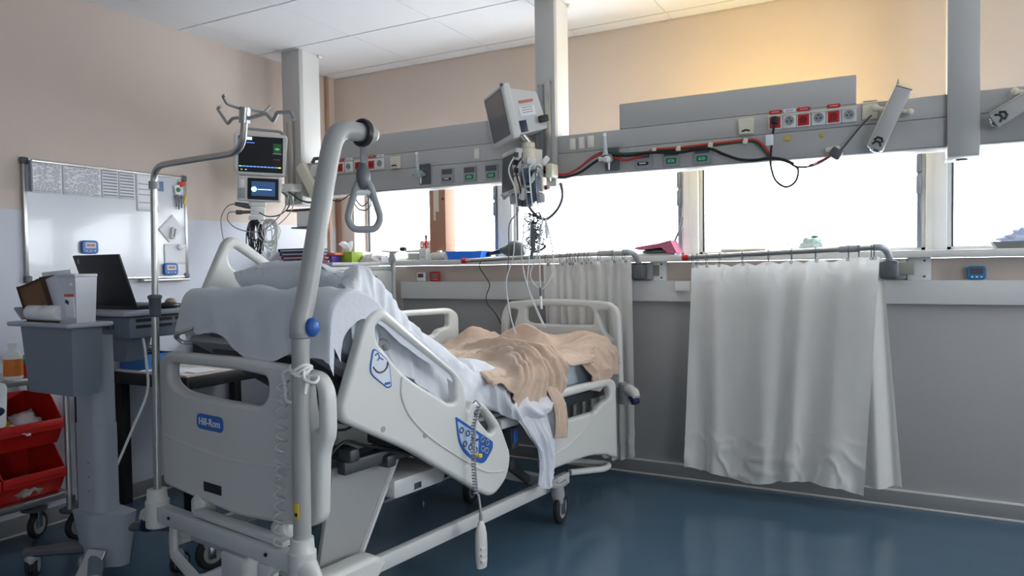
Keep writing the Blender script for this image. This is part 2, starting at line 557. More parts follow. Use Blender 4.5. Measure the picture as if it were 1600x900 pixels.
# pipe casing in the corner
struct(G().span((LW, BW - 0.11, 0), (LW + 0.03, BW - 0.085, CEIL), 0.008).build('trim_11', mat('corner_pipe_beige', (176, 142, 118), 0.6)))
struct(G().span((LW + 0.005, BW - 0.02, SILL - 0.05), (LW + 0.045, BW + 0.0, 1.80), 0.004).build('trim_12', mat('brown_edge_strip', (150, 112, 92), 0.6)))
# ------------------------------------------------------------------ ceiling-hung supply beam with three columns
BY = 3.53            # beam front
beam = thing('supply_beam', 'long grey medical supply beam hanging in front of the windows', 'supply beam', (-1.3, 3.6, 1.745))
bo = Vector((-1.3, 3.6, 1.745))


def bm_part(name, a, b, m, r=0.003, parent=None):
    g = G().span(Vector(a) - bo, Vector(b) - bo, r)
    return g.build(name, m, parent or beam)


segs = [(-3.44, -1.735), (-1.62, 0.165), (0.28, 3.4)]
for a, b in segs:
    bm_part('lower_fascia', (a, BY, 1.748), (b, BY + 0.13, 1.868), M_BEAM2)
    bm_part('upper_fascia', (a, BY, 1.8695), (b, BY + 0.13, 1.963), M_BEAM)
    bm_part('underside', (a, BY + 0.004, 1.742), (b, BY + 0.14, 1.747), M_COLW)  # lit look of the underside comes from its whiter colour
bm_part('raised_panel', (-3.135, BY, 1.9645), (-1.735, BY + 0.03, 2.092), M_BEAM)
bm_part('raised_panel', (-1.272, BY, 1.9645), (-0.177, BY + 0.03, 2.092), M_BEAM)
# warm uplight tubes lying on top of the beam behind the raised panel
lampm = mat('warm_tube', (255, 212, 40), 0.5, var=0, emis=18.0)
upl = thing('uplight', 'warm yellow uplight tube behind the raised panel of the beam', 'lamp', (-0.62, BY + 0.085, 1.963))
G().box((0, 0, 0.012), (0.82, 0.05, 0.022), 0.004).build('lamp_tray', M_WHITE, upl)
G().cyl((-0.38, 0, 0.037), (0.38, 0, 0.037), 0.013, seg=12).build('tube', lampm, upl)
for s in (-1, 1):
    G().cyl((s * 0.38, 0, 0.037), (s * 0.405, 0, 0.037), 0.015, seg=12).build('lamp_holder', M_WHITE, upl)


def column(x0, x1, label):
    t = thing('ceiling_column', label, 'column', ((x0 + x1) / 2, 3.6, 1.70), group='supply beam columns')
    w = (x1 - x0) / 2
    yf, yb = 3.50 - 3.6, 3.69 - 3.6
    h = CEIL - 1.70
    G().span((-w, yf, 0), (w, yf + 0.035, h), 0.004).build('front_cover', M_BEAM, t)
    G().span((-w + 0.003, yf + 0.036, 0.012), (w - 0.003, yb, h), 0.004).build('body', M_COLW, t)
    G().span((-w, yf, -0.004), (w, yb, -0.0005), 0.001).build('end_cap', M_COLW, t)
    G().span((-w - 0.012, yb - 0.02, h - 0.02), (w + 0.014, yb + 0.012, h - 0.002), 0.002).build('ceiling_collar', M_COLW, t)
    return t


colL = column(-3.60, -3.445, 'grey ceiling column with arm and vital signs monitor near the left wall')
colM = column(-1.735, -1.62, 'grey ceiling column with side view monitor above the footboard')
colR = column(0.165, 0.28, 'grey ceiling column furthest right between two reading lamps')
for c, wv in ((colL, 0.0), (colM, 0.012)):
    # vertical equipment rail on the front of two columns
    g = G().span((0.012 + wv - 0.012, -0.128, 0.02), (0.030 + wv - 0.004, -0.100, 0.55), 0.002)
    g.build('equipment_rail', M_STEEL, c)
    g = G().span((-0.040, -0.108, 0.04), (-0.008, -0.100, 0.54), 0.002)
    g.span((-0.027, -0.110, 0.12), (-0.021, -0.107, 0.32))
    g.build('rail_channel', M_GREYP, c)
g = G()
g.lathe([(0, 0), (0.022, 0), (0.022, 0.006), (0, 0.006)], (0.0, 0, -0.010)).build('status_light', M_DGREY, colR)


# ---- fittings on the beam front ------------------------------------------------------------
def P(x, z): return (x, BY, z)


def outlet_mesh():
    pass


def socket_unit(x, z, red, label, cap_text=True):
    t = thing('power_outlet', label, 'power outlet', P(x, z), group='power outlets on the beam')
    fm = M_RED if red else M_WHITE
    G().box((0, -0.006, 0), (0.060, 0.012, 0.066), 0.004).build('plate', M_WHITE, t)
    if red:
        G().box((0, -0.0125, -0.002), (0.048, 0.003, 0.050), 0.002).build('face', M_RED, t)
        G().lathe([(0.0, 0), (0.017, 0), (0.017, 0.004), (0, 0.004)], M=Matrix.Rotation(math.radians(90), 4, 'X'), c=(0, -0.013, -0.002)).build('well', mat('dark_red', (130, 16, 18), 0.5), t)
    else:
        g = G()
        g.lathe([(0.020, 0.0), (0.0215, 0.005), (0.0235, 0.005), (0.0235, 0)], M=Matrix.Rotation(math.radians(90), 4, 'X'), c=(0, -0.0115, 0)).build('rim', M_WHITE, t)
        G().lathe([(0.0, 0), (0.020, 0), (0.020, 0.002), (0, 0.002)], M=Matrix.Rotation(math.radians(90), 4, 'X'), c=(0, -0.0118, 0)).build('well', M_GREYP, t)
        g = G()
        for dx in (-0.008, 0.008): g.cyl((dx, -0.0135, -0.002), (dx, -0.0145, -0.002), 0.004, seg=8)
        g.cyl((0, -0.0135, 0.010), (0, -0.018, 0.010), 0.0028, seg=8)
        g.build('contact', M_BLACK, t)
    if cap_text:
        G().box((0, -0.003, 0.048), (0.054, 0.003, 0.016), 0.001).build('label_strip', M_RED if red else M_PAPER, t)
        G().box((0, -0.0050, 0.048), (0.034, 0.0012, 0.0045)).build('print', mat('pale_red_print', (232, 150, 150), 0.6, var=0) if red else M_INK, t)
    return t


# right hand group: red / white / red / white / red / white under a cream strip
xs = [-0.514, -0.453, -0.392, -0.329, -0.267, -0.205]
zs = 1.917
names = ['red outlet with black plug below the raised panel', 'white outlet between the plugged red outlet and the next red one',
         'red outlet, second from left of the right hand row', 'white outlet, fourth of six in the right hand row',
         'red outlet, last red one of the right hand row', 'white outlet at the right end of the six in a row']
for i, x in enumerate(xs):
    socket_unit(x, zs, i % 2 == 0, names[i], i in (0, 1, 2, 4))
tag(G().box((0, 0, 0), (0.375, 0.006, 0.007), 0.001).build('label_holder', M_CREAM, None, (-0.358, BY - 0.0155, zs + 0.029)),
    'cream plastic strip above the right hand row of outlets', 'strip')
# left hand group
xs2 = [-3.135, -3.062, -2.955, -2.885, -2.99 + 0.17]
for i, (x, red, lb) in enumerate([(-3.133, True, 'red outlet left of the hanging grab handle'), (-3.062, False, 'white outlet just left of the grab handle'),
                                  (-2.985, True, 'red outlet half hidden behind the grab handle'), (-2.880, True, 'dark red outlet just right of the grab handle'), (-2.815, False, 'white outlet right of the dark red one')]):
    socket_unit(x, 1.912, red, lb, i != 2)


def data_box(x, z, label):
    t = thing('call_socket', label, 'socket', P(x, z), group='cream cup shaped sockets')
    pr = [(-0.032, -0.036), (0.032, -0.036), (0.036, 0.036), (-0.036, 0.036)]
    slab([fillet(pr, 0.006)], 0.026, 0.004, axes((1, 0, 0), (0, 0, 1), (0, -0.013, 0)), 'housing', M_CREAM, t)
    g = G(); g.tube([(-0.018, -0.0275, -0.022), (0, -0.0275, -0.017), (0.018, -0.0275, -0.022)], 0.004, 6); g.build('slot', M_BLACK, t)
    return t


data_box(-0.642, 1.910, 'cream cup socket left of the plugged red outlet')
data_box(-2.693, 1.908, 'cream cup socket left of the flow meter over the tray')


def switch(x, z, label):
    t = thing('wall_switch', label, 'switch', P(x, z), group='narrow cream switches')
    G().box((0, -0.005, 0), (0.034, 0.010, 0.062), 0.003).build('plate', M_CREAM, t)
    G().box((0, -0.0115, 0.002), (0.020, 0.006, 0.044), 0.002).build('rocker', M_WHITE, t)
    return t


switch(-2.123, 1.912, 'lone narrow cream switch left of the tilted monitor')
switch(-1.531, 1.912, 'leftmost of three cream switches beside the middle column')
switch(-1.480, 1.914, 'middle of three cream switches beside the middle column')
switch(-1.429, 1.916, 'rightmost of three cream switches beside the middle column')


def gas(x, z, label, kind):
    t = thing('gas_outlet', label, 'gas outlet', P(x, z), group='gas outlets on the beam')
    G().box((0, -0.008, 0), (0.082, 0.016, 0.086), 0.005).build('plate', M_GREYP, t)
    G().box((0, -0.0165, 0.022), (0.070, 0.003, 0.030), 0.002).build('cover', M_DGREY, t)
    if kind == 'green':
        G().box((0, -0.0175, -0.018), (0.052, 0.006, 0.028), 0.003).build('label_plate', M_GREEN, t)
        slab([rect(-0.015, -0.006, 0.015, 0.006, 0.003), rect(-0.009, -0.0025, 0.009, 0.0025, 0.001)], 0.001, 0.0002, axes((1, 0, 0), (0, 0, 1), (0, -0.0208, -0.018)), 'print', mat('mint_print', (150, 214, 180), 0.6, var=0), t)
    else:
        g = G().box((0, -0.019, -0.020), (0.056, 0.008, 0.016), 0.003); g.build('flap', M_BLACK, t)
        G().box((0, -0.024, -0.019), (0.034, 0.003, 0.006), 0.001).build('flap_label', M_WHITE, t)
    return t


gas(-2.321, 1.802, 'grey outlet with dark flap between the flow meter and green outlets', 'dark')
gas(-2.168, 1.801, 'green labelled gas outlet, left of two beside the side view monitor', 'green')
gas(-2.025, 1.800, 'green labelled gas outlet half behind the small side view monitor', 'green')
gas(-1.144, 1.797, 'grey outlet with dark flap right of the clear flow meter', 'dark')
gas(-1.000, 1.797, 'green labelled gas outlet, left of two under the red cable', 'green')
gas(-0.849, 1.796, 'green labelled gas outlet, right of two under the red cable', 'green')


def flow_meter(x, z, label, dial):
    t = thing('flow_meter', label, 'flow meter', P(x, z), group='oxygen flow meters')
    G().box((0, -0.010, 0.004), (0.075, 0.020, 0.120), 0.006).build('wall_plate', M_DGREY, t)
    G().cyl((0, -0.02, 0), (0, -0.06, 0), 0.024, seg=16).build('probe', M_CHROME, t)
    G().cyl((-0.004, -0.06, -0.002), (-0.010, -0.09, -0.004), 0.017, 0.013, seg=14).build('knob', dial, t)
    g = G().cyl((-0.014, -0.062, 0.02), (-0.018, -0.066, 0.115), 0.011, 0.009, seg=10); g.build('gauge_tube', sheer('clear_tube', (225, 232, 235), 0.55), t)
    G().cyl((-0.018, -0.066, 0.115), (-0.0185, -0.066, 0.130), 0.011, 0.006, seg=10).build('gauge_cap', M_WHITE, t)
    G().cyl((-0.022, -0.05, 0), (-0.055, -0.052, 0.004), 0.010, 0.012, seg=10).build('side_knob', dial, t)
    G().cyl((0.0, -0.055, -0.02), (0.0, -0.055, -0.055), 0.007, 0.004, seg=8).build('spigot', M_WHITE, t)
    return t


flow_meter(-2.480, 1.818, 'flow meter with pale green knob on the left half of the beam', mat('pale_green', (150, 178, 168), 0.4))
flow_meter(-1.310, 1.810, 'clear flow meter with white knob right of the three switches', M_WHITE)


# ---- swivelling reading lamps -----------------------------------------------------------
def reading_lamp(loc, tilt, label):
    t = thing('reading_lamp', label, 'lamp', loc, group='grey reading lamps')
    R_ = Matrix.Rotation(tilt, 4, 'Y')
    def bx(a, b, r, name, m):
        g = G().span(a, b, r); g.xf(Matrix.Translation((0, -0.06, 0)) @ R_); return g.build(name, m, t)
    bx((-0.030, -0.030, -0.16), (0.030, 0.030, 0.105), 0.004, 'housing', M_BEAM)
    bx((-0.034, -0.032, -0.158), (-0.0305, 0.032, 0.107), 0.001, 'side_strip', M_CREAM)
    bx((-0.032, -0.032, 0.106), (0.032, 0.032, 0.113), 0.002, 'top_cap', M_CREAM)
    g = G()
    for k in (0, 1):
        g.tube([(-0.018 + 0.0, -0.0315, -0.128 - 0.018 * k), (-0.008, -0.0325, -0.112 - 0.018 * k), (0.008, -0.0325, -0.112 - 0.018 * k), (0.018, -0.0315, -0.128 - 0.018 * k)], 0.0045, 6)
    g.xf(Matrix.Translation((0, -0.06, 0)) @ R_); g.build('grille', M_BLACK, t)
    g = G().ball((0, -0.006, -0.163), (0.022, 0.018, 0.010)); g.xf(Matrix.Translation((0, -0.06, 0)) @ R_); g.build('lens', M_CHROME, t)
    G().cyl((0.0, -0.03, 0.0), (0, 0, 0.0), 0.022).build('pivot', M_WHITE, t)
    g = G().cyl((-0.060, -0.05, 0.03), (0.065, -0.05, 0.0), 0.009, seg=10)
    g.ball((-0.062, -0.05, 0.031), 0.015).ball((0.066, -0.05, 0.0), 0.015); g.build('clamp_screw', M_CREAM, t)
    g = G().cyl((0.02, -0.02, 0.11), (0.022, -0.02, 0.15), 0.010, 0.002, seg=8); g.build('spur', M_GREYP, t)
    return t


reading_lamp((-0.036, BY, 1.895), math.radians(24), 'grey reading lamp aimed down left beside the right column')
reading_lamp((0.455, BY, 1.905), math.radians(58), 'grey reading lamp cut off by the right edge of the photo')

tag(G().box((0, -0.006, 0), (0.062, 0.012, 0.066), 0.004).build('data_socket', M_CREAM, None, P(-0.122, 1.922)),
    'cream data socket with dark lead right of the outlet row', 'socket')
G().box((0, -0.001, 0.046), (0.056, 0.002, 0.006)).build('print', M_INK, bpy.data.objects['data_socket'])
tag(G().box((0, -0.002, 0), (0.036, 0.004, 0.02), 0.001).build('warning_sticker', mat('faded_yellow', (206, 178, 92), 0.7), None, P(-0.462, 1.839)), 'small faded yellow sticker under the outlet row, left one', 'sticker')
tag(G().box((0, -0.002, 0), (0.018, 0.004, 0.018), 0.001).build('warning_sticker', mat('faded_yellow', (206, 178, 92), 0.7), None, P(-0.316, 1.841)), 'tiny faded yellow sticker under the outlet row, right one', 'sticker')
def hump(w, l, cw, cl, sw, sl): return math.exp(-((w - cw) / sw) ** 2 - ((l - cl) / sl) ** 2)


def smooth(a, b, x):
    t = min(max((x - a) / (b - a), 0), 1); return t * t * (3 - 2 * t)


# ------------------------------------------------------------------ the bed (local x = width w, local y = length l)
BO, BRZ = (-1.74, 1.732, 0.0), math.radians(-8)
bed = thing('hospital_bed', 'adjustable grey hospital bed with raised backrest and tilted side rails', 'hospital bed', BO, BRZ)
LZ = lambda w: axes((0, 1, 0), (0, 0, 1), (w, 0, 0))          # outline in (l, z), thickness along w
WZ = lambda l: axes((1, 0, 0), (0, 0, 1), (0, l, 0))          # outline in (w, z), thickness along -l

# headboard
hb_o = fillet([(-0.995, 0.905), (-0.93, 0.942), (-0.404, 0.950), (-0.089, 0.938), (0.035, 0.926), (0.076, 0.870), (0.078, 0.72), (0.045, 0.66), (0.030, 0.43), (-0.03, 0.395), (-0.45, 0.352), (-0.98, 0.385)],
              [0.06, 0.05, 0.2, 0.2, 0.06, 0.05, 0.05, 0.04, 0.03, 0.05, 0.1, 0.03], 5)
hb_h = fillet([(-0.905, 0.898), (-0.40, 0.903), (-0.243, 0.893), (-0.236, 0.83), (-0.285, 0.783), (-0.589, 0.776), (-0.83, 0.788), (-0.912, 0.825)], [0.025, 0.1, 0.025, 0.03, 0.04, 0.1, 0.05, 0.03], 5)
hb_s = fillet([(-0.030, 0.885), (0.020, 0.885), (0.030, 0.845), (0.030, 0.735), (0.002, 0.735), (-0.020, 0.80)], 0.015, 4)
hbd = slab([hb_o, hb_h, hb_s], 0.055, 0.018, WZ(0.075), 'headboard', M_BED, bed, res=3)
g = G(); g.tube([Vector((x, 0.0475, 0.60 - 0.035 * math.sin((x + 0.97) / 0.95 * math.pi))) for x in [-0.97 + 0.95 * k / 16 for k in range(17)]], 0.004, 6)
g.build('moulded_crease', M_BED, hbd)
slab([rect(-0.70, 0.657, -0.52, 0.717, 0.025, 6)], 0.004, 0.0015, WZ(0.046), 'logo_badge', mat('logo_blue', (44, 104, 178), 0.4, var=0.01), hbd)
lettering('Hill-Rom', 0.041, axes((1, 0, 0), (0, 0, 1), (-0.61, 0.0435, 0.687)), 'logo_lettering', M_PAPER, hbd)
slab([rect(-0.665, 0.415, -0.545, 0.452, 0.003)], 0.003, 0.001, WZ(0.046), 'type_plate', M_BLACK, hbd)

# footboard
fb_o = fillet([(-0.86, 0.55), (-0.855, 0.96), (-0.80, 1.046), (-0.565, 1.066), (-0.287, 1.068), (-0.053, 1.054), (0.004, 1.0), (0.014, 0.55)], [0.03, 0.06, 0.07, 0.2, 0.2, 0.07, 0.06, 0.03], 5)
fb_1 = fillet([(-0.655, 0.925), (-0.650, 1.012), (-0.537, 1.024), (-0.208, 1.024), (-0.165, 1.0), (-0.168, 0.918), (-0.40, 0.912), (-0.61, 0.914)], [0.02, 0.02, 0.1, 0.03, 0.03, 0.02, 0.1, 0.03], 4)
fb_2 = fillet([(-0.142, 1.0), (-0.052, 1.012), (-0.040, 0.835), (-0.088, 0.872)], [0.015, 0.02, 0.01, 0.04], 4)
fb_3 = fillet([(-0.800, 0.835), (-0.790, 1.002), (-0.715, 0.995), (-0.755, 0.872)], [0.01, 0.02, 0.015, 0.04], 4)
slab([fb_o, fb_1, fb_2, fb_3], 0.045, 0.016, WZ(2.235), 'footboard', M_BED, bed, res=3)

# lowered head-end side rail, tilted with the backrest
hr_o = fillet([(0.318, 1.135), (0.245, 1.100), (0.124, 0.800), (0.135, 0.752), (0.443, 0.590), (0.85, 0.325), (0.944, 0.275), (1.050, 0.335), (1.082, 0.43), (0.995, 0.605), (0.885, 0.700), (0.812, 0.716), (0.785, 0.680), (0.765, 0.815)],
              [0.05, 0.05, 0.05, 0.05, 0.05, 0.05, 0.05, 0.08, 0.06, 0.08, 0.05, 0.03, 0.012, 0.05], 5)
hr_h = fillet([(0.318, 1.088), (0.708, 0.828), (0.712, 0.728), (0.672, 0.728), (0.43, 0.868), (0.292, 1.012), (0.286, 1.064)], [0.025, 0.04, 0.03, 0.03, 0.08, 0.04, 0.03], 5)
hr_2 = fillet([(0.822, 0.668), (0.876, 0.676), (0.972, 0.572), (0.935, 0.552), (0.862, 0.622)], [0.02, 0.03, 0.02, 0.02, 0.03], 4)
hrl = slab([hr_o, hr_h, hr_2], 0.05, 0.016, LZ(0.040), 'side_rail', M_BED, bed, res=3)
g = G(); g.tube(catmull([(0.0655, 0.41, 0.87), (0.0655, 0.405, 0.80), (0.0655, 0.45, 0.715), (0.0655, 0.55, 0.62), (0.0655, 0.68, 0.53), (0.0655, 0.80, 0.455), (0.0655, 0.90, 0.40), (0.0655, 1.02, 0.375)], 5), 0.005, 6)
g.build('moulded_crease', M_BED, hrl)
bp1 = fillet([(0.268, 0.995), (0.345, 0.940), (0.356, 0.842), (0.335, 0.838), (0.246, 0.905)], [0.02, 0.03, 0.015, 0.015, 0.03], 4)
p1_ = slab([bp1], 0.004, 0.001, LZ(0.0655), 'backrest_panel', M_BLUE, hrl)
bp1b = [Vector((0.302 + (p.x - 0.302) * 0.90, 0.91 + (p.y - 0.91) * 0.92)) for p in bp1]
slab([bp1b], 0.003, 0.001, LZ(0.0675), 'backrest_panel_face', mat('panel_pale', (206, 212, 220), 0.45, var=0.01), hrl)
g = G()
g.tube(catmull([(0.0695, 0.265, 0.925), (0.0695, 0.285, 0.905), (0.0695, 0.31, 0.902), (0.0695, 0.33, 0.915), (0.0695, 0.335, 0.935)], 4), 0.0035, 6)
g.build('angle_scale', M_DGREY, hrl)
g = G(); g.tube([(0.0695, 0.275, 0.965), (0.0695, 0.288, 0.972), (0.0695, 0.297, 0.955), (0.0695, 0.313, 0.945)], 0.0025, 5)
g.tube([(0.0695, 0.297, 0.955), (0.0695, 0.285, 0.945)], 0.002, 5)
g.build('pictogram', M_BLUE, hrl)
G().span((0.068, 0.318, 0.853), (0.0697, 0.346, 0.862)).build('panel_caption', M_BLUE, hrl)
bp2 = fillet([(0.702, 0.672), (0.722, 0.660), (0.945, 0.520), (0.942, 0.49), (0.880, 0.436), (0.80, 0.472), (0.720, 0.545)], [0.01, 0.03, 0.02, 0.02, 0.03, 0.06, 0.05], 4)
slab([bp2], 0.004, 0.001, LZ(0.0655), 'control_panel', M_BLUE, hrl)
bp2b = fillet([(0.712, 0.652), (0.845, 0.568), (0.840, 0.478), (0.80, 0.488), (0.730, 0.552)], [0.01, 0.01, 0.02, 0.04, 0.04], 4)
slab([bp2b], 0.003, 0.001, LZ(0.0675), 'control_panel_face', mat('panel_light_blue', (168, 190, 214), 0.45, var=0.01), hrl)
for (l, z) in [(0.735, 0.610), (0.775, 0.590), (0.812, 0.572), (0.755, 0.550), (0.790, 0.530), (0.822, 0.510), (0.868, 0.545), (0.902, 0.525), (0.870, 0.505), (0.895, 0.492)]:
    g = G(); g.tube([(0.0695, l + 0.011 * math.cos(a * math.pi / 5), z + 0.011 * math.sin(a * math.pi / 5)) for a in range(10)], 0.0028, 5, closed=True)
    g.build('button', M_NAVY if l < 0.84 else M_GREYP, hrl)
g = G().tube([(0.0695, 0.800, 0.56), (0.0695, 0.815, 0.548), (0.0695, 0.838, 0.552)], 0.005, 6); g.build('pictogram', M_NAVY, hrl)
for q in ((0.29, 0.68), (0.505, 0.615)):
    g = G().lathe([(0, 0), (0.011, 0), (0.011, 0.0012), (0, 0.0012)], M=Matrix.Rotation(math.radians(90), 4, 'Y'), c=(0.0648, q[0] + 0.02, q[1] + 0.015)); g.build('scuff_cap', M_GREYP, hrl)

# lowered foot-end side rail (near side)
fr_o = fillet([(1.335, 0.640), (1.436, 0.664), (1.995, 0.652), (2.058, 0.625), (2.066, 0.195), (1.985, 0.225), (1.955, 0.240), (1.756, 0.278), (1.335, 0.288)], [0.04, 0.1, 0.04, 0.05, 0.02, 0.04, 0.04, 0.1, 0.04], 4)
fr_h = fillet([(1.370, 0.612), (1.492, 0.622), (1.975, 0.612), (1.992, 0.545), (1.872, 0.522), (1.840, 0.496), (1.536, 0.502), (1.372, 0.510)], [0.02, 0.1, 0.03, 0.02, 0.02, 0.02, 0.1, 0.03], 4)
frl = slab([fr_o, fr_h], 0.046, 0.015, LZ(0.045), 'side_rail', M_BED, bed, res=3)
g = G(); g.tube(catmull([(0.0685, 1.36, 0.36), (0.0685, 1.52, 0.37), (0.0685, 1.66, 0.41), (0.0685, 1.76, 0.47), (0.0685, 1.80, 0.50)], 5), 0.0045, 6); g.build('moulded_crease', M_BED, frl)
# raised rails on the far side
ff_o = fillet([(1.24, 0.63), (1.24, 0.99), (1.33, 1.03), (1.816, 1.024), (1.892, 0.985), (1.895, 0.66)], [0.03, 0.05, 0.05, 0.04, 0.04, 0.03], 4)
ff_h = fillet([(1.30, 0.985), (1.36, 0.998), (1.80, 0.988), (1.80, 0.912), (1.705, 0.902), (1.675, 0.872), (1.48, 0.868), (1.31, 0.868)], 0.02, 4)
slab([ff_o, ff_h], 0.046, 0.015, LZ(-0.95), 'side_rail', M_BED, bed, res=3)
fh_o = fillet([(0.14, 1.00), (0.262, 1.262), (0.330, 1.400), (0.366, 1.424), (0.420, 1.405), (0.70, 1.215), (0.95, 1.03), (0.98, 0.60), (0.60, 0.80)], [0.05, 0.3, 0.04, 0.04, 0.05, 0.1, 0.08, 0.08, 0.05], 4)
fh_h = fillet([(0.345, 1.345), (0.378, 1.378), (0.560, 1.268), (0.800, 1.09), (0.760, 1.03), (0.540, 1.175), (0.450, 1.215), (0.350, 1.295)], [0.02, 0.02, 0.05, 0.03, 0.03, 0.05, 0.05, 0.03], 4)
fhl = slab([fh_o, fh_h], 0.046, 0.015, LZ(-0.95), 'side_rail', M_BED, bed, res=3)
g = G().box((-0.926, 0.315, 1.135), (0.03, 0.035, 0.075), 0.014, rot=(math.radians(-22), 0, 0)); g.build('release_catch', M_BED, fhl)

# undercarriage
for w in (0.0, -0.88):
    g = G().span((w - 0.018, 0.02, 0.155), (w + 0.018, 1.64, 0.213), 0.006); g.build('base_rail', M_BEDMET, bed)
for l in (0.12, 1.52):
    G().span((-0.87, l - 0.025, 0.16), (-0.01, l + 0.025, 0.21), 0.006).build('cross_member', M_BEDMET, bed)
g = G().span((-0.91, -0.024, 0.262), (-0.03, 0.030, 0.325), 0.006)
g.span((-0.66, -0.005, 0.33), (-0.10, 0.045, 0.350), 0.004)
hbm = g.build('head_beam', M_BEDMET, bed)
for x in (-0.80, -0.165):
    G().cyl((x, -0.0245, 0.30), (x, -0.030, 0.30), 0.007, seg=8).build('bolt', M_BLACK, hbm)
for w in (-0.72, -0.20):
    G().lathe([(0.0, 0.0), (0.045, 0.0), (0.045, 0.05), (0.030, 0.075), (0, 0.075)], (w, 0.075, 0.315)).build('board_holder', M_BEDMET, bed)
for w, s in ((-0.935, -1), (0.0, 1)):
    g = G().lathe([(0.0, 0), (0.046, 0), (0.046, 0.105), (0.040, 0.112), (0.038, 0.150), (0.028, 0.152), (0.0, 0.152)], (w, 0, 0.236))
    so = g.build('pole_socket', M_BED, bed)
    G().tube([(w + s * 0.02, 0.0, 0.29), (w + s * 0.07, -0.01, 0.268), (w + s * 0.085, -0.012, 0.25)], [0.040, 0.030, 0.022], 12).build('socket_lobe', M_BED, so)
    G().cyl((w + s * 0.055, -0.01, 0.255), (w + s * 0.075, -0.012, 0.215), 0.030, 0.028).build('blue_bumper', M_NAVY, so)
g = G(); g.tube(fillet([(-0.81, 0.0, 0.262), (-0.81, -0.005, 0.150), (-0.55, -0.05, 0.115), (-0.45, 0.06, 0.17), (-0.40, 0.12, 0.18)], 0.03, 3, False), 0.024, 8, squash=(1, 0.6))
g.build('castor_guard', M_BEDMET, bed)
G().span((-0.44, -0.03, 0.14), (-0.30, 0.14, 0.255), 0.012).build('motor_box', M_BEDMET, bed)
g = G(); g.span((-0.215, -0.03, 0.03), (-0.155, 0.02, 0.262), 0.008); g.build('jack_leg', M_BEDMET, bed)
# side rail lift plate and links
pl_o = fillet([(0.13, 0.18), (0.30, 0.16), (0.52, 0.52), (0.36, 0.56), (0.21, 0.55)], 0.02, 3)
pl = slab([pl_o], 0.02, 0.004, LZ(-0.10), 'lift_plate', mat('lift_plate_grey', (150, 151, 150), 0.4), bed)
g = G(); g.tube([(-0.088, 0.305, 0.165), (-0.088, 0.52, 0.52)], 0.012, 6); g.build('plate_lip', M_BEDMET, pl)
slab([fillet([(0.02, 0.14), (0.30, 0.14), (0.36, 0.19), (0.30, 0.235), (0.06, 0.235)], 0.03, 3)], 0.09, 0.02, LZ(-0.01), 'base_corner', M_BED, bed)
for w in (-0.09, -0.80):
    G().tube([(w, 1.42, 0.21), (w, 1.24, 0.335), (w, 1.20, 0.55)], [0.024, 0.026, 0.022], 8, squash=(1, 0.7)).build('lift_arm', M_DARKMET, bed)
G().cyl((-0.80, 1.24, 0.335), (-0.05, 1.24, 0.335), 0.022).build('lift_axle', M_DARKMET, bed)
g = G().cyl((-0.45, 0.35, 0.22), (-0.45, 0.70, 0.42), 0.035).cyl((-0.45, 0.70, 0.42), (-0.45, 1.0, 0.56), 0.018); g.build('actuator', M_DARKMET, bed)
g = G().cyl((-0.82, 0.42, 0.30), (-0.82, 1.3, 0.30), 0.014).cyl((-0.30, 0.42, 0.275), (-0.30, 1.30, 0.275), 0.016); g.build('push_rod', M_CHROME, bed)
g = G().box((-0.20, 0.62, 0.41), (0.30, 0.30, 0.08), 0.02); g.build('control_box', M_BEDMET, bed)
G().box((-0.06, 0.60, 0.40), (0.02, 0.05, 0.03), 0.004).build('socket_cover', M_NAVY, bed)
# deck
g = G()
for w in (-0.06, -0.84): g.span((w - 0.02, 0.22, 0.53), (w + 0.02, 2.16, 0.58), 0.005)
for l in (0.26, 0.85, 1.45, 2.12): g.span((-0.85, l - 0.02, 0.53), (-0.05, l + 0.02, 0.575), 0.004)
g.build('deck_frame', M_DARKMET, bed)
G().span((-0.87, 0.84, 0.585), (-0.03, 2.17, 0.605), 0.006).build('deck_board', M_GREYP, bed)
A32 = math.radians(32.5)
dl, dz = math.cos(A32), -math.sin(A32)
g = G(); bm_ = fillet([(0.105, 0.985), (0.80, 0.560), (0.815, 0.584), (0.120, 1.010)], 0.008, 2)
slab([bm_], 0.80, 0.004, LZ(-0.45), 'backrest_board', M_GREYP, bed)
slab([fillet([(0.15, 0.930), (0.78, 0.530), (0.79, 0.560), (0.16, 0.965)], 0.008, 2)], 0.62, 0.004, LZ(-0.45), 'backrest_frame', M_DARKMET, bed)
g = G(); g.tube(fillet([(-0.80, 0.15, 0.985), (-0.885, 0.10, 0.975), (-0.885, 0.06, 1.01), (-0.80, 0.10, 1.04)], 0.02, 3, False), 0.008, 6); g.build('wire_hook', M_STEEL, bed)
g = G().box((-0.03, 0.72, 0.66), (0.03, 0.16, 0.09), 0.02, rot=(math.radians(-32), 0, 0)); g.build('rail_bracket', M_GREYP, bed)
g = G(); g.tube(fillet([(-0.01, 0.30, 0.93), (0.0, 0.345, 0.99), (0.0, 0.385, 1.005), (0.0, 0.40, 0.97)], 0.02, 3, False), 0.013, 8); g.build('release_handle', M_GREYP, bed)
for k in range(9):
    G().box((-0.05 - 0.09 * (k % 3), 0.25 + 0.06 * k, 0.60 - 0.02 * (k % 4)), (0.07, 0.05, 0.05), 0.012).build('mechanism_block', M_DARKMET, bed)
g = G(); g.tube(catmull([(-0.03, 0.12, 0.60), (-0.02, 0.2, 0.66), (-0.03, 0.32, 0.62), (-0.02, 0.5, 0.56), (-0.03, 0.62, 0.50)], 5), 0.006, 6)
g.tube(catmull([(-0.04, 0.12, 0.72), (-0.03, 0.22, 0.70), (-0.04, 0.34, 0.72), (-0.03, 0.5, 0.60)], 5), 0.005, 6); g.build('bed_cable', M_BLACK, bed)
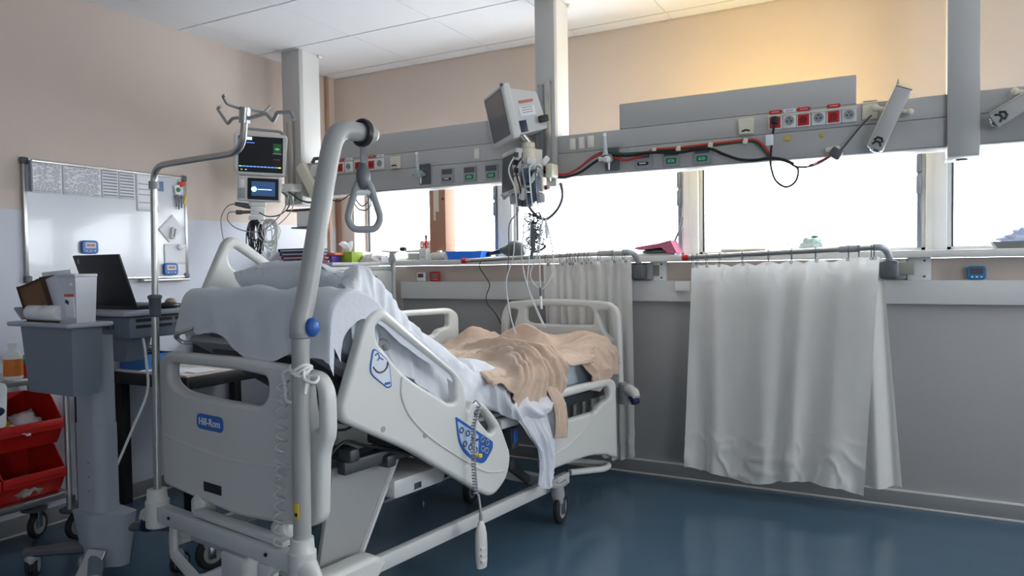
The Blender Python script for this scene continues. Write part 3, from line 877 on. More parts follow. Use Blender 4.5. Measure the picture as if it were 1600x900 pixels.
g = G().box((-0.03, 1.17, 0.555), (0.05, 0.14, 0.05), 0.008); g.build('rail_hinge', M_BEDMET, bed)
g = G().box((-0.03, 1.20, 0.475), (0.06, 0.06, 0.10), 0.012); g.build('hinge_motor', M_DARKMET, bed)
g = G().box((0.002, 1.195, 0.485), (0.01, 0.035, 0.06), 0.004); g.build('hinge_label', M_BLUE, bed)
# corner socket at the foot end and bumper loop
g = G().lathe([(0, 0), (0.046, 0), (0.048, 0.06), (0.046, 0.115), (0.036, 0.122), (0.018, 0.122), (0.016, 0.10), (0, 0.10)], (0.035, 2.235, 0.472))
so = g.build('pole_socket', mat('socket_grey', (150, 152, 150), 0.45), bed)
G().tube([(0.06, 2.215, 0.555), (0.115, 2.18, 0.545), (0.135, 2.17, 0.525)], [0.036, 0.030, 0.020], 10).build('socket_lobe', M_BED, so)
G().cyl((0.105, 2.185, 0.528), (0.125, 2.175, 0.490), 0.027, 0.025).build('blue_bumper', M_NAVY, so)
g = G(); g.tube(fillet([(-0.16, 1.70, 0.20), (-0.20, 1.98, 0.165), (0.035, 2.03, 0.165), (0.06, 1.94, 0.165), (-0.02, 1.70, 0.19)], [0, 0.06, 0.07, 0.07, 0], 5, False), 0.017, 10); g.build('brake_loop', M_BED, bed)


def castor(parent_loc, rz, two=True):
    cr_ = bpy.data.objects.new('castor', None)
    g = G().lathe([(0, 0), (0.030, 0), (0.034, 0.02), (0.028, 0.06), (0, 0.06)], (0, 0, 0.135))
    g.box((0, 0.02, 0.12), (0.045, 0.07, 0.035), 0.012)
    c = g.build('castor', M_GREYP, bed, parent_loc, (0, 0, rz))
    for s in (-1, 1):
        G().box((s * 0.022, 0.025, 0.095), (0.006, 0.03, 0.09), 0.003).build('castor_fork', M_CHROME, c)
    M = Matrix.Rotation(math.radians(90), 4, 'Y')
    G().lathe([(0.048, -0.015), (0.066, -0.016), (0.075, -0.008), (0.075, 0.008), (0.066, 0.016), (0.048, 0.015)], (0, 0.035, 0.075), 24, M).build('tyre', M_RUBBER, c)
    G().lathe([(0, -0.010), (0.048, -0.014), (0.048, 0.014), (0, 0.010)], (0, 0.035, 0.075), 20, M).build('wheel_disc', M_GREYP, c)
    return c


castor((0.06, 1.46, 0), math.radians(12))
castor((-0.88, 0.165, 0), math.radians(2))
castor((-0.5, 1.44, 0), math.radians(15))
castor((-0.88, 1.46, 0), math.radians(30))
castor((-0.03, 0.26, 0), math.radians(-20))
g = G().tube(catmull([(0.02, 1.44, 0.19), (0.05, 1.42, 0.205), (0.07, 1.46, 0.195), (0.085, 1.50, 0.21)], 4), 0.014, 8); g.box((0.03, 1.45, 0.215), (0.05, 0.07, 0.03), 0.012); g.build('brake_pedal', M_GREYP, bed)

# coiled lead hanging down the headboard
pts = [Vector((-0.075 - 0.06 * (k / 150), -0.005, 0.905 - 0.70 * (k / 150))) for k in range(151)]
pts = [p + Vector((0.017 * math.cos(k * 0.72), 0.017 * math.sin(k * 0.72), 0)) for k, p in enumerate(pts)]
g = G(); g.tube(pts, 0.0042, 5); g.build('coiled_cord', M_BEDMET, bed)

# ------------------------------------------------------------------ mattress and bedding
mt = thing('mattress', 'pale blue covered mattress bent up at the backrest', 'mattress', BO, BRZ)
prof = fillet([(0.10, 1.065), (0.775, 0.625), (2.15, 0.612), (2.17, 0.785), (0.835, 0.790), (0.205, 1.195)], [0.03, 0.2, 0.03, 0.03, 0.15, 0.03], 5)
slab([prof], 0.84, 0.025, LZ(-0.46), 'core', M_MATT, mt)


def wob(p, f=6.0, a=0.01):
    return a * noise.fractal(Vector(p) * f, 1.0, 2.0, 4)


sh = thing('bed_sheet', 'white bed sheet slipping off the near side of the mattress', 'bed sheet', BO, BRZ)
# head end wrapped in the sheet
hp = catmull([(0.68, 0.905), (0.60, 0.955), (0.40, 1.090), (0.26, 1.180), (0.19, 1.205), (0.135, 1.185), (0.105, 1.12), (0.090, 1.06), (0.086, 1.025)], 6)


def head_fn(u, v):
    i = v * (len(hp) - 1); k = min(int(i), len(hp) - 2); t = i - k
    p = hp[k].lerp(hp[k + 1], t); d = (hp[min(k + 2, len(hp) - 1)] - hp[max(k - 1, 0)]).normalized()
    n = Vector((d.y, -d.x))
    if n.y < 0 and v < 0.5: n = -n
    w = -0.92 + 0.96 * min(max((u - 0.12) / 0.76, 0), 1)
    sk = 0.0
    if u < 0.12: sk = (0.12 - u) / 0.12
    if u > 0.88: sk = (u - 0.88) / 0.12
    q = p + Vector((0.045, -0.11)) * sk * (1 if v < 0.85 else 0.4)
    edge = 0.95 + 0.05 * math.sin(u * 9)
    f = wob((w, p.x, p.y), 5, 0.018) + 0.006 * math.sin(w * 38 + p.y * 20) * max(0, v - 0.6) * 2
    drop = 0.065 * max(0, v - 0.8) * 5 * (smooth(-0.62, -0.5, w) + 0.15 * math.sin(w * 14))
    return Vector((w + (0.012 if sk > 0 and u > .5 else 0), q.x + n.x * f * -1, q.y + f - drop))


g = G().grid(head_fn, 70, 60); g.build('head_wrap', M_LINEN, sh, angle=180)


def patch(rows, nu, nv, fold=0.012, freq=9.0, sub=8):
    """smooth surface through a small net of points with cloth folds"""
    R_ = [catmull(r, sub) for r in rows]
    cols = [catmull([r[i] for r in R_], sub) for i in range(len(R_[0]))]
    ni, nj = len(cols) - 1, len(cols[0]) - 1

    def fn(u, v):
        a = u * ni; i = min(int(a), ni - 1); ta = a - i
        b = v * nj; j = min(int(b), nj - 1); tb = b - j
        p = (cols[i][j].lerp(cols[i + 1][j], ta)).lerp(cols[i][j + 1].lerp(cols[i + 1][j + 1], ta), tb)
        r = (1 - abs(noise.noise(Vector((u * freq, v * 1.6, 3.1))))) ** 3
        return p + Vector((fold * (r - 0.3) * 1.5 + wob(p, 9, 0.006), 0, wob(p + Vector((5, 0, 0)), 7, 0.007)))
    return G().grid(fn, nu, nv)


side = [[(-0.06, 0.262, 1.198), (-0.22, 0.463, 1.285), (-0.2, 0.535, 1.222), (-0.15, 0.607, 1.091), (-0.12, 0.793, 0.944), (-0.12, 0.98, 0.825), (-0.14, 1.15, 0.805)],
        [(0.005, 0.213, 1.081), (-0.03, 0.336, 1.106), (-0.04, 0.415, 1.077), (-0.04, 0.541, 0.993), (-0.04, 0.723, 0.87), (-0.035, 0.94, 0.775), (-0.035, 1.12, 0.775)],
        [(0.005, 0.223, 0.944), (0.0, 0.313, 0.925), (0.0, 0.415, 0.89), (0.0, 0.549, 0.82), (0.0, 0.714, 0.71), (-0.022, 0.91, 0.65), (-0.022, 1.10, 0.65)]]
far = [(-0.30, 0.42, 1.20), (-0.55, 0.50, 1.16), (-0.55, 0.56, 1.08), (-0.5, 0.65, 0.98), (-0.5, 0.82, 0.86), (-0.5, 1.0, 0.81), (-0.5, 1.2, 0.80)]
patch([far] + side, 80, 50, 0.020, 12).build('draped_side', M_LINEN, sh, angle=180)
band = [[(-0.30, 0.70, 0.91), (-0.30, 0.90, 0.83), (-0.30, 1.02, 0.83), (-0.25, 1.16, 0.80), (-0.2, 1.26, 0.80), (-0.1, 1.36, 0.78), (-0.05, 1.44, 0.74)],
        [(-0.22, 0.70, 0.92), (-0.2, 0.90, 0.845), (-0.15, 1.062, 0.851), (-0.1, 1.182, 0.790), (-0.04, 1.24, 0.711), (0.03, 1.313, 0.666), (0.05, 1.454, 0.658)],
        [(-0.07, 0.70, 0.885), (-0.07, 0.88, 0.81), (-0.06, 1.00, 0.803), (0.02, 1.051, 0.724), (0.06, 1.108, 0.650), (0.08, 1.266, 0.629), (0.085, 1.420, 0.615)],
        [(-0.038, 0.70, 0.78), (-0.038, 0.87, 0.70), (-0.02, 0.98, 0.68), (0.03, 1.062, 0.62), (0.055, 1.16, 0.576), (0.075, 1.321, 0.569), (0.08, 1.404, 0.575)],
        [(-0.038, 0.70, 0.72), (-0.038, 0.87, 0.65), (-0.03, 0.99, 0.65), (0.0, 1.08, 0.61), (0.02, 1.17, 0.58), (0.03, 1.321, 0.585), (0.04, 1.40, 0.60)]]
patch(band, 80, 60, 0.022, 9).build('rolled_edge', M_LINEN, sh, angle=180)
tail = [[(0.04, 1.126, 0.610), (0.045, 1.173, 0.60), (0.05, 1.242, 0.60), (0.05, 1.321, 0.595), (0.06, 1.41, 0.60)],
        [(0.075, 1.186, 0.513), (0.085, 1.222, 0.492), (0.075, 1.281, 0.48), (0.09, 1.32, 0.473), (0.08, 1.40, 0.458)],
        [(0.075, 1.264, 0.399), (0.09, 1.275, 0.388), (0.075, 1.311, 0.367), (0.09, 1.345, 0.362), (0.08, 1.395, 0.35)],
        [(0.075, 1.258, 0.253), (0.09, 1.282, 0.233), (0.08, 1.316, 0.219), (0.09, 1.345, 0.219), (0.08, 1.385, 0.271)]]
patch(tail, 40, 50, 0.014, 6).build('hanging_corner', M_LINEN, sh, angle=180)


def pillow(name, label, c, size, rot, m=M_LINEN, seed=0.0):
    a, b, h = size

    def fn(u, v):
        x, y = u * 2 - 1, v * 2 - 1
        px = x * a * (1 - 0.10 * y * y); py = y * b * (1 - 0.10 * x * x)
        e = max(0.0, (1 - abs(x) ** 2.6)) ** 0.5 * max(0.0, (1 - abs(y) ** 2.6)) ** 0.5
        return px, py, e

    g = G()
    for s in (1, -1):
        def f2(u, v, s=s):
            px, py, e = fn(u, v)
            return Vector((px, py, s * h * e + wob((px + seed, py, s), 6, 0.02) * e + wob((px * 2, py * 2 + seed, s), 12, 0.008)))
        g.grid(f2, 28, 20)
    bmesh.ops.remove_doubles(g.bm, verts=g.bm.verts, dist=0.004)
    g.xf(Euler(rot).to_matrix().to_4x4())
    R_ = Matrix.Rotation(BRZ, 4, 'Z')
    loc = Vector(BO) + R_.to_3x3() @ Vector(c)
    o = g.build(name, m, None, loc, (0, 0, BRZ), angle=180)
    return tag(o, label, 'pillow')


pillow('pillow', 'plump white pillow lying against the raised backrest', (-0.555, 0.475, 1.165), (0.33, 0.21, 0.085), (math.radians(-34), math.radians(-2), 0))

# crumpled beige blanket
bk = thing('blanket', 'crumpled beige blanket heaped over the foot half of the bed', 'blanket', BO, BRZ)


rb = random.Random(11)
PLEATS = []
for k in range(10):                       # pleats gathered in the middle and fanning out to the near edge
    a_ = k / 9
    PLEATS.append((-0.30 + rb.uniform(-.06, .06), 1.36 + rb.uniform(-.05, .12), 0.22, 1.04 + 0.50 * a_, rb.uniform(0.014, 0.022), rb.uniform(0.050, 0.085)))
for k in range(12):                       # long shallow folds across the far half
    w0 = -0.84 + 0.05 * k
    PLEATS.append((w0 + rb.uniform(-.05, .05), 1.00 + rb.uniform(0, .2), w0 + 0.10 + rb.uniform(-.1, .1), 1.55 + rb.uniform(0, .25), rb.uniform(0.016, 0.035), rb.uniform(0.018, 0.038)))
for k in range(9):                        # creases running to the foot corner
    PLEATS.append((-0.60 + 0.05 * k + rb.uniform(-.04, .04), 1.62 + rb.uniform(0, .14), -0.30 + 0.06 * k, 2.18, rb.uniform(0.016, 0.034), rb.uniform(0.022, 0.045)))
PLEATS += [(-0.60, 1.62, -0.14, 1.60, 0.045, 0.085), (-0.14, 1.60, 0.12, 1.46, 0.040, 0.075), (-0.50, 1.80, -0.25, 1.86, 0.055, 0.080), (-0.80, 1.66, -0.62, 1.84, 0.05, 0.060)]


def pleat_height(w, l):
    h_ = 0.0
    for (w0, l0, w1, l1, sg, ht) in PLEATS:
        dw, dl_ = w1 - w0, l1 - l0
        t = ((w - w0) * dw + (l - l0) * dl_) / (dw * dw + dl_ * dl_)
        tc = min(max(t, 0), 1)
        ww = w0 + dw * tc; ll = l0 + dl_ * tc
        # gently curved fold line
        d = math.hypot(w - ww, l - ll + 0.02 * math.sin(tc * 4 + w0 * 30))
        if d < 4 * sg:
            h_ = max(h_, h_ * 0.5 + ht * math.exp(-(d / sg) ** 1.25) * (0.45 + 0.55 * math.sin(math.pi * min(max(t, 0.08), 0.92))))
    return h_


def blanket_fn(u, v):
    l = 1.00 + 1.20 * u
    near = 0.02
    hang = 0.15 * smooth(1.05, 1.18, l) * (1 - smooth(1.42, 1.52, l)) + 0.12 * smooth(1.82, 2.0, l) + 0.02
    start = -0.86 + 0.25 * (1 - smooth(1.0, 1.35, l))
    width = near - start
    s = v * (width + hang)
    r = 0.06
    if s < width - 0.05:
        w = start + s; z = 0.0; on = 1.0; pw = w
    else:
        t = s - (width - 0.05)
        a = min(t / r, math.pi / 2); pw = near - 0.05 + t
        w = near - 0.05 + r * math.sin(a) * 0.9; z = -r * (1 - math.cos(a)) - max(0, t - r * math.pi / 2); on = math.cos(a) * 0.7 + 0.3
    f = pleat_height(pw, l) + 0.010 * noise.noise(Vector((pw * 9, l * 9, 2))) + 0.003 * noise.noise(Vector((pw * 30, l * 30, 4)))
    b = 0.075 * hump(w, l, -0.72, 1.78, 0.14, 0.13) + 0.075 * hump(w, l, -0.40, 1.88, 0.20, 0.17) + 0.085 * hump(w, l, -0.08, 2.06, 0.2, 0.13) + 0.02 * hump(w, l, -0.2, 1.35, 0.25, 0.2)
    zz = 0.793 + z + (f + b) * on
    le = l + 0.03 * noise.noise(Vector((w * 4, 0.3, l * 2))) + 0.05 * smooth(0, -0.2, z) * math.sin(l * 5)
    if u == 0 or u == 1 or v == 0: zz -= 0.012
    return Vector((w + 1.1 * f * (1 - on) + (0.02 if z < -0.02 else 0) - 0.03 * smooth(1.8, 2.0, l), min(le, 2.165), zz))


g = G().grid(blanket_fn, 190, 150); g.build('heap', M_BLANKET, bk, angle=180, solid=0.006)
strip = [[(0.06, 1.36, 0.70), (0.07, 1.41, 0.70), (0.06, 1.46, 0.68)], [(0.105, 1.365, 0.62), (0.110, 1.415, 0.61), (0.10, 1.47, 0.60)], [(0.105, 1.37, 0.53), (0.115, 1.42, 0.53), (0.105, 1.472, 0.52)], [(0.105, 1.365, 0.452), (0.11, 1.42, 0.448), (0.105, 1.475, 0.44)]]
patch(strip, 24, 30, 0.008, 4).build('hanging_strip', M_BLANKET, bk, angle=180, solid=0.005)
foot = [[(-0.07, 1.82, 0.78), (-0.04, 1.98, 0.84), (-0.06, 2.16, 0.83)], [(0.02, 1.80, 0.73), (0.03, 1.98, 0.77), (0.00, 2.16, 0.77)], [(0.025, 1.82, 0.675), (0.04, 1.98, 0.70), (0.01, 2.15, 0.70)], [(0.01, 1.84, 0.62), (0.01, 1.93, 0.590), (0.0, 2.06, 0.63)]]
patch(foot, 40, 40, 0.03, 5).build('tucked_corner', M_BLANKET, bk, angle=180, solid=0.006)


# ------------------------------------------------------------------ things standing on or hanging from the bed
def bedw(p):
    return Vector(BO) + Matrix.Rotation(BRZ, 3, 'Z') @ Vector(p)


# trapeze pole with grab handle
tp = thing('trapeze_pole', 'thick grey trapeze pole bending over the head of the bed', 'trapeze pole', bedw((0, 0, 0.388)), BRZ)
def tl(l, z, w=0.0): return (w, l, z - 0.388)
g = G().cyl(tl(0, 0.30), tl(0.014, 1.10), 0.029, seg=20); g.build('lower_tube', M_POLE, tp)
up = catmull([tl(0.014, 1.055), tl(0.018, 1.11), tl(0.036, 1.168), tl(0.080, 1.359), tl(0.125, 1.555), tl(0.155, 1.675), tl(0.178, 1.728), tl(0.215, 1.755), tl(0.27, 1.757), tl(0.345, 1.757)], 6)
g = G().tube(up, [0.036] * 6 + [0.034] * (len(up) - 6), 18); g.build('upper_tube', M_POLE, tp)
g = G().cyl(tl(0.345, 1.757), tl(0.362, 1.757), 0.030, 0.022, 16); g.build('end_cap', M_WHITE, tp)
g = G().lathe([(0.030, 0), (0.036, 0.004), (0.036, 0.02), (0.030, 0.024)], tl(0.014, 1.045), 18); g.build('joint_ring', M_GREYP, tp)
g = G().ball(tl(0.03, 1.082, 0.04), (0.020, 0.026, 0.032)); g.build('blue_knob', M_BLUE, tp)
g = G()
for s in range(3):
    cpt = [(0.034 * math.cos(a), 0.012 + 0.034 * math.sin(a), 0.55 + 0.006 * s + 0.012 * math.sin(a * 2 + s)) for a in [2 * math.pi * k / 16 for k in range(16)]]
    g.tube(cpt, 0.006, 6, closed=True)
g.tube(catmull([(0.03, 0.0, 0.555), (0.06, -0.02, 0.53), (0.085, 0.0, 0.52), (0.075, 0.02, 0.535), (0.04, 0.01, 0.53), (0.045, -0.01, 0.48)], 5), 0.006, 6)
g.tube(catmull([(-0.03, 0.0, 0.555), (-0.065, -0.01, 0.54), (-0.07, 0.0, 0.50), (-0.04, -0.02, 0.49), (-0.05, -0.01, 0.45), (-0.02, 0.02, 0.44)], 5), 0.006, 6)
g.build('tied_tube', M_WHITE, tp)
g = G().box(tl(0.02, 1.0, 0.0), (0.02, 0.02, 0.01)); g.bm.clear()
g.box((0.012, -0.028, 0.095), (0.016, 0.003, 0.050), 0.001, rot=(0, 0, 0.3)); g.build('warning_label', M_YELLOW, tp)
g = G().box((0.012, -0.030, 0.085), (0.010, 0.003, 0.012), 0.001, rot=(0, 0, 0.3)); g.build('label_symbol', M_BLACK, tp)

hd = thing('grab_handle', 'grey triangular grab handle hanging by a strap from the trapeze pole', 'grab handle', bedw((0, 0.300, 1.757)), BRZ)
g = G(); g.tube([(0.043 * math.cos(a), 0.0, 0.043 * math.sin(a)) for a in [2 * math.pi * k / 20 for k in range(20)]], 0.009, 8, closed=True, squash=(1, 1.6)); g.build('strap_loop', M_BLACK, hd)
g = G().box((0, 0, -0.085), (0.004, 0.022, 0.10), 0.001); g.build('strap', M_DGREY, hd)
g = G().ball((0, 0, -0.155), (0.020, 0.030, 0.050), 14); g.build('strap_adjuster', M_DGREY, hd)
tri = fillet([(0.0, 0.020, -0.175), (0.0, 0.060, -0.305), (0.0, 0.040, -0.345), (0.0, -0.040, -0.345), (0.0, -0.060, -0.305), (0.0, -0.020, -0.175)], [0.03, 0.05, 0.04, 0.04, 0.05, 0.03], 5)
Rz = Matrix.Rotation(math.radians(-40), 3, 'Z')
g = G(); g.tube([Rz @ p for p in tri], 0.0125, 10, closed=True); g.build('triangle_grip', M_GREYP, hd)
g = G(); g.cyl(Rz @ Vector((0, 0.030, -0.212)), Rz @ Vector((0, -0.030, -0.212)), 0.010); g.build('cross_bar', M_WHITE, hd)

# infusion pole in the other corner
iv = thing('infusion_pole', 'thin steel infusion pole with bent arm and hooks at the left bed corner', 'infusion pole', bedw((-0.935, 0.0, 0.388)), BRZ)
def il(w, l, z): return (w + 0.935, l, z - 0.388)
ivp = fillet([il(-0.935, 0, 0.30), il(-0.895, 0.0, 1.15)], 0, 3, False)
G().cyl(il(-0.935, 0, 0.30), il(-0.905, 0.0, 1.16), 0.0145).build('lower_tube', M_STEEL, iv)
G().lathe([(0.014, 0), (0.021, 0.004), (0.023, 0.07), (0.027, 0.075), (0.027, 0.085), (0.012, 0.09)], il(-0.907, 0.0, 1.09), 16).build('clamp_collar', M_DGREY, iv)
path = fillet([il(-0.905, 0, 1.15), il(-0.888, 0.0, 1.69), il(-0.375, 0.06, 1.70), il(-0.345, 0.06, 1.84)], [0, 0.07, 0.07, 0], 7, False)
G().tube(path, 0.0125, 12).build('bent_arm', M_STEEL, iv)
G().cyl(il(-0.890, 0.0, 1.60), il(-0.889, 0.0, 1.63), 0.019, seg=14).build('sleeve', M_GREYP, iv)
G().cyl(il(-0.352, 0.06, 1.80), il(-0.344, 0.06, 1.855), 0.021, seg=14).build('hook_boss', M_STEEL, iv)
g = G()
g.tube(fillet([il(-0.36, 0.06, 1.822), il(-0.41, 0.05, 1.825), il(-0.435, 0.045, 1.805), il(-0.475, 0.03, 1.865), il(-0.455, 0.03, 1.870)], 0.008, 3, False), 0.006, 8)
g.tube(fillet([il(-0.33, 0.06, 1.815), il(-0.24, 0.07, 1.822), il(-0.205, 0.075, 1.79), il(-0.185, 0.078, 1.82), il(-0.12, 0.085, 1.812), il(-0.105, 0.088, 1.785)], 0.008, 3, False), 0.007, 8)
g.tube(fillet([il(-0.355, 0.05, 1.85), il(-0.365, 0.0, 1.86), il(-0.36, -0.02, 1.885), il(-0.34, -0.02, 1.885)], 0.008, 3, False), 0.005, 8)
g.tube(fillet([il(-0.345, 0.07, 1.85), il(-0.32, 0.12, 1.845), il(-0.31, 0.14, 1.87)], 0.008, 3, False), 0.005, 8)
g.build('bag_hook', M_STEEL, iv)

# hand control
rm = thing('bed_remote', 'grey hand control hanging on a coiled cord from the side rail', 'remote', bedw((0.13, 0.775, 0.045)), BRZ)
def rl_(w, l, z): return (w - 0.13, l - 0.775, z - 0.045)
body = [(0.006, 0.2), (0.012, 0.19), (0.020, 0.17), (0.026, 0.14), (0.028, 0.09), (0.027, 0.03), (0.024, 0.004), (0, 0.0)]
g = G().lathe([(0, 0.2)] + body, (0, 0, 0), 16); g.xf(Matrix.Diagonal((0.75, 1.1, 1, 1))); g.build('handset', M_BED, rm)
for k in range(3):
    G().box((0.018, -0.010, 0.035 + 0.026 * k), (0.012, 0.030, 0.013), 0.005).build('key', M_TRIM, rm)
G().tube(catmull([(0, 0, 0.195), (0.0, 0.0, 0.23), (-0.01, 0.0, 0.30)], 4), [0.008] * 4 + [0.005] * 5, 8).build('cord_boot', M_GREYP, rm)
n_ = 210
hp_ = []
for k in range(n_ + 1):
    t = k / n_
    base = Vector(rl_(0.115 - 0.01 * math.sin(t * 3), 0.765 + 0.07 * smooth(0.75, 1.0, t) * 0.4, 0.345 + 0.36 * t))
    hp_.append(base + Vector((0.0085 * math.cos(k * 0.9), 0.0085 * math.sin(k * 0.9), 0)))
hp_ += [Vector(rl_(0.105, 0.80, 0.715)), Vector(rl_(0.08, 0.815, 0.72)), Vector(rl_(0.04, 0.83, 0.69)), Vector(rl_(0.02, 0.84, 0.64))]
g = G().tube(hp_, 0.0035, 5); g.build('coiled_cord', M_GREYP, rm)
g = G().box(rl_(0.128, 0.775, 0.505), (0.02, 0.02, 0.016), 0.004); g.build('cord_tag', M_YELLOW, rm)
# ------------------------------------------------------------------ whiteboard and what hangs on it (left wall, outline in (y, z))
YZ = lambda x: axes((0, 1, 0), (0, 0, 1), (x, 0, 0))        # thickness along +x
WBX = LW + 0.004
wbd = thing('whiteboard', 'white magnetic board with aluminium frame on the left wall', 'whiteboard', (WBX, 2.425, 1.532))
G().span((0.002, -0.445, -0.29), (0.014, 0.445, 0.29)).build('panel', mat('glossy_white_enamel', (214, 218, 224), 0.18, var=0.01, coat=0.3), wbd)
for a, b in (((0, -0.457, 0.288), (0.020, 0.457, 0.303)), ((0, -0.457, -0.303), (0.020, 0.457, -0.288)), ((0, -0.457, -0.29), (0.020, -0.442, 0.29)), ((0, 0.442, -0.29), (0.020, 0.457, 0.29))):
    G().span(a, b, 0.003).build('frame_bar', M_STEEL, wbd)
for y in (-0.445, 0.445):
    for z in (-0.291, 0.291):
        G().box((0.011, y, z), (0.024, 0.036, 0.036), 0.008).build('corner_cap', M_DGREY, wbd)
G().span((0.014, 0.14, -0.318), (0.055, 0.44, -0.304), 0.003).build('pen_tray', M_STEEL, wbd)
PXW = WBX + 0.0155


def sheet(y0, y1, z0, z1, label, style, rot=0.0, curl=0.0, grp='printed lists along the top of the whiteboard'):
    t = thing('paper_sheet', label, 'paper', (PXW, (y0 + y1) / 2, (z0 + z1) / 2), group=grp)
    w, h_ = (y1 - y0) / 2, (z1 - z0) / 2
    def fn(u, v):
        y = (u * 2 - 1) * w; z = (v * 2 - 1) * h_
        c, s_ = math.cos(rot), math.sin(rot)
        return Vector((0.001 + curl * max(0, 0.15 - u) ** 2 * 10 + 0.0015 * math.sin(u * 5 + v * 3), y * c - z * s_, y * s_ + z * c))
    G().grid(fn, 12, 6).build('page', M_PAPER, t, solid=0.0006)
    g = G(); n = 0
    if style == 'table':
        r = random.Random(int(y0 * 1000))
        z = h_ - 0.012
        while z > -h_ + 0.008:
            y = -w + 0.008
            while y < w - 0.012:
                ln = r.uniform(0.008, 0.026)
                if r.random() < 0.8: g.span((0.0035, y, z - 0.0016), (0.0043, min(y + ln, w - 0.006), z + 0.0016)); n += 1
                y += ln + 0.006
            z -= 0.0075
    elif style == 'list':
        z = h_ - 0.010
        while z > -h_ + 0.008:
            g.span((0.0035, -w + 0.006, z - 0.0035), (0.0043, w - 0.006, z + 0.0035)); n += 1
            z -= 0.0165
    elif style == 'notes':
        for z in (0.045, 0.015, -0.015, -0.06):
            if abs(z) < h_: g.span((0.0035, -w + 0.01, z - 0.002), (0.0043, w * 0.2, z + 0.002)); n += 1
    if n: tag(g.build('print', M_INK, t), kind='stuff')
    else: g.bm.free()
    return t


sheet(1.985, 2.155, 1.672, 1.828, 'printed table sheet with curled edge, leftmost on the whiteboard', 'table', curl=0.25)
sheet(2.160, 2.358, 1.672, 1.829, 'wide printed table sheet, second from left on the whiteboard', 'table')
sheet(2.364, 2.455, 1.672, 1.829, 'narrow striped list, third from left on the whiteboard', 'list')
sheet(2.460, 2.552, 1.672, 1.829, 'narrow striped list, fourth from left on the whiteboard', 'list')
sheet(2.562, 2.700, 1.612, 1.829, 'tall sheet with few lines behind the infusion pole', 'notes')
sheet(2.722, 2.870, 1.312, 1.430, 'blank folded paper under the round magnet', 'none', 0.0, grp='loose papers on the whiteboard')
sheet(2.705, 2.835, 1.468, 1.572, 'tilted clear envelope under the white eraser', 'none', 0.75, grp='loose papers on the whiteboard')
ph = tag(G().box((0, 0, 0), (0.002, 0.036, 0.056)).build('photo_card', mat('photo_blue', (96, 128, 168), 0.4, var=0.4, scale=60), None, (PXW + 0.003, 2.712, 1.762)), 'small blue photo card beside the infusion pole on the whiteboard', 'photo')
er = tag(G().box((0, 0, 0), (0.022, 0.030, 0.068), 0.005, rot=(math.radians(-14), 0, 0)).build('board_eraser', M_WHITE, None, (PXW + 0.014, 2.778, 1.495)), 'white board eraser sticking on the tilted envelope', 'eraser')
G().box((0.0115, 0, 0), (0.001, 0.012, 0.05), rot=(math.radians(-14), 0, 0)).build('brand_strip', M_INK, er)
mg = tag(G().lathe([(0, 0), (0.017, 0), (0.017, 0.008), (0.012, 0.011), (0, 0.011)], M=Matrix.Rotation(math.radians(90), 4, 'Y')).build('round_magnet', M_WHITE, None, (PXW + 0.003, 2.826, 1.413)), 'round white magnet holding the blank paper', 'magnet')
for y, z in ((2.81, 1.268), (2.858, 1.276)):
    pass


def timer(loc, ry, col, label, size=(0.085, 0.066), rz=0.0, oval=True, screen=None):
    t = thing('digital_timer', label, 'timer', loc, rz, 'kitchen style digital timers')
    w, h_ = size
    M = axes((1, 0, 0), (0, 0, 1), (0, -0.012, 0)) if ry == 'y' else YZ(0.010)
    slab([rect(-w / 2, -h_ / 2, w / 2, h_ / 2, 0.02 if oval else 0.006, 5)], 0.020, 0.005, M, 'case', col, t)
    M2 = axes((1, 0, 0), (0, 0, 1), (0, -0.0225, 0)) if ry == 'y' else YZ(0.0205)
    slab([rect(-w * 0.32, -h_ * 0.08, w * 0.32, h_ * 0.34, 0.005)], 0.003, 0.001, M2, 'display', screen or M_DGREY, t)
    M3 = axes((1, 0, 0), (0, 0, 1), (0, -0.0245, h_ * 0.13)) if ry == 'y' else axes((0, 1, 0), (0, 0, 1), (0.0225, 0, h_ * 0.13))
    lettering('00:00', h_ * 0.28, M3, 'digits', mat('timer_digits', (150, 60, 66), 0.6, var=0), t)
    for k in (-1, 0, 1):
        p = (k * w * 0.24, -0.024, -h_ * 0.28) if ry == 'y' else (0.0215, k * w * 0.24, -h_ * 0.28)
        G().ball(p, (0.005, 0.003, 0.004) if ry == 'y' else (0.003, 0.005, 0.004), 8).build('button', M_PAPER, t)
    return t


LCD = mat('pale_lcd', (206, 196, 192), 0.4, var=0.02)
timer((PXW, 2.281, 1.404), 'x', mat('timer_blue', (28, 96, 168), 0.35), 'blue oval timer above the open laptop', (0.088, 0.070), screen=LCD)
timer((PXW, 2.755, 1.283), 'x', mat('timer_blue', (28, 96, 168), 0.35), 'blue oval timer in the lower right corner of the whiteboard', (0.092, 0.070), screen=LCD)
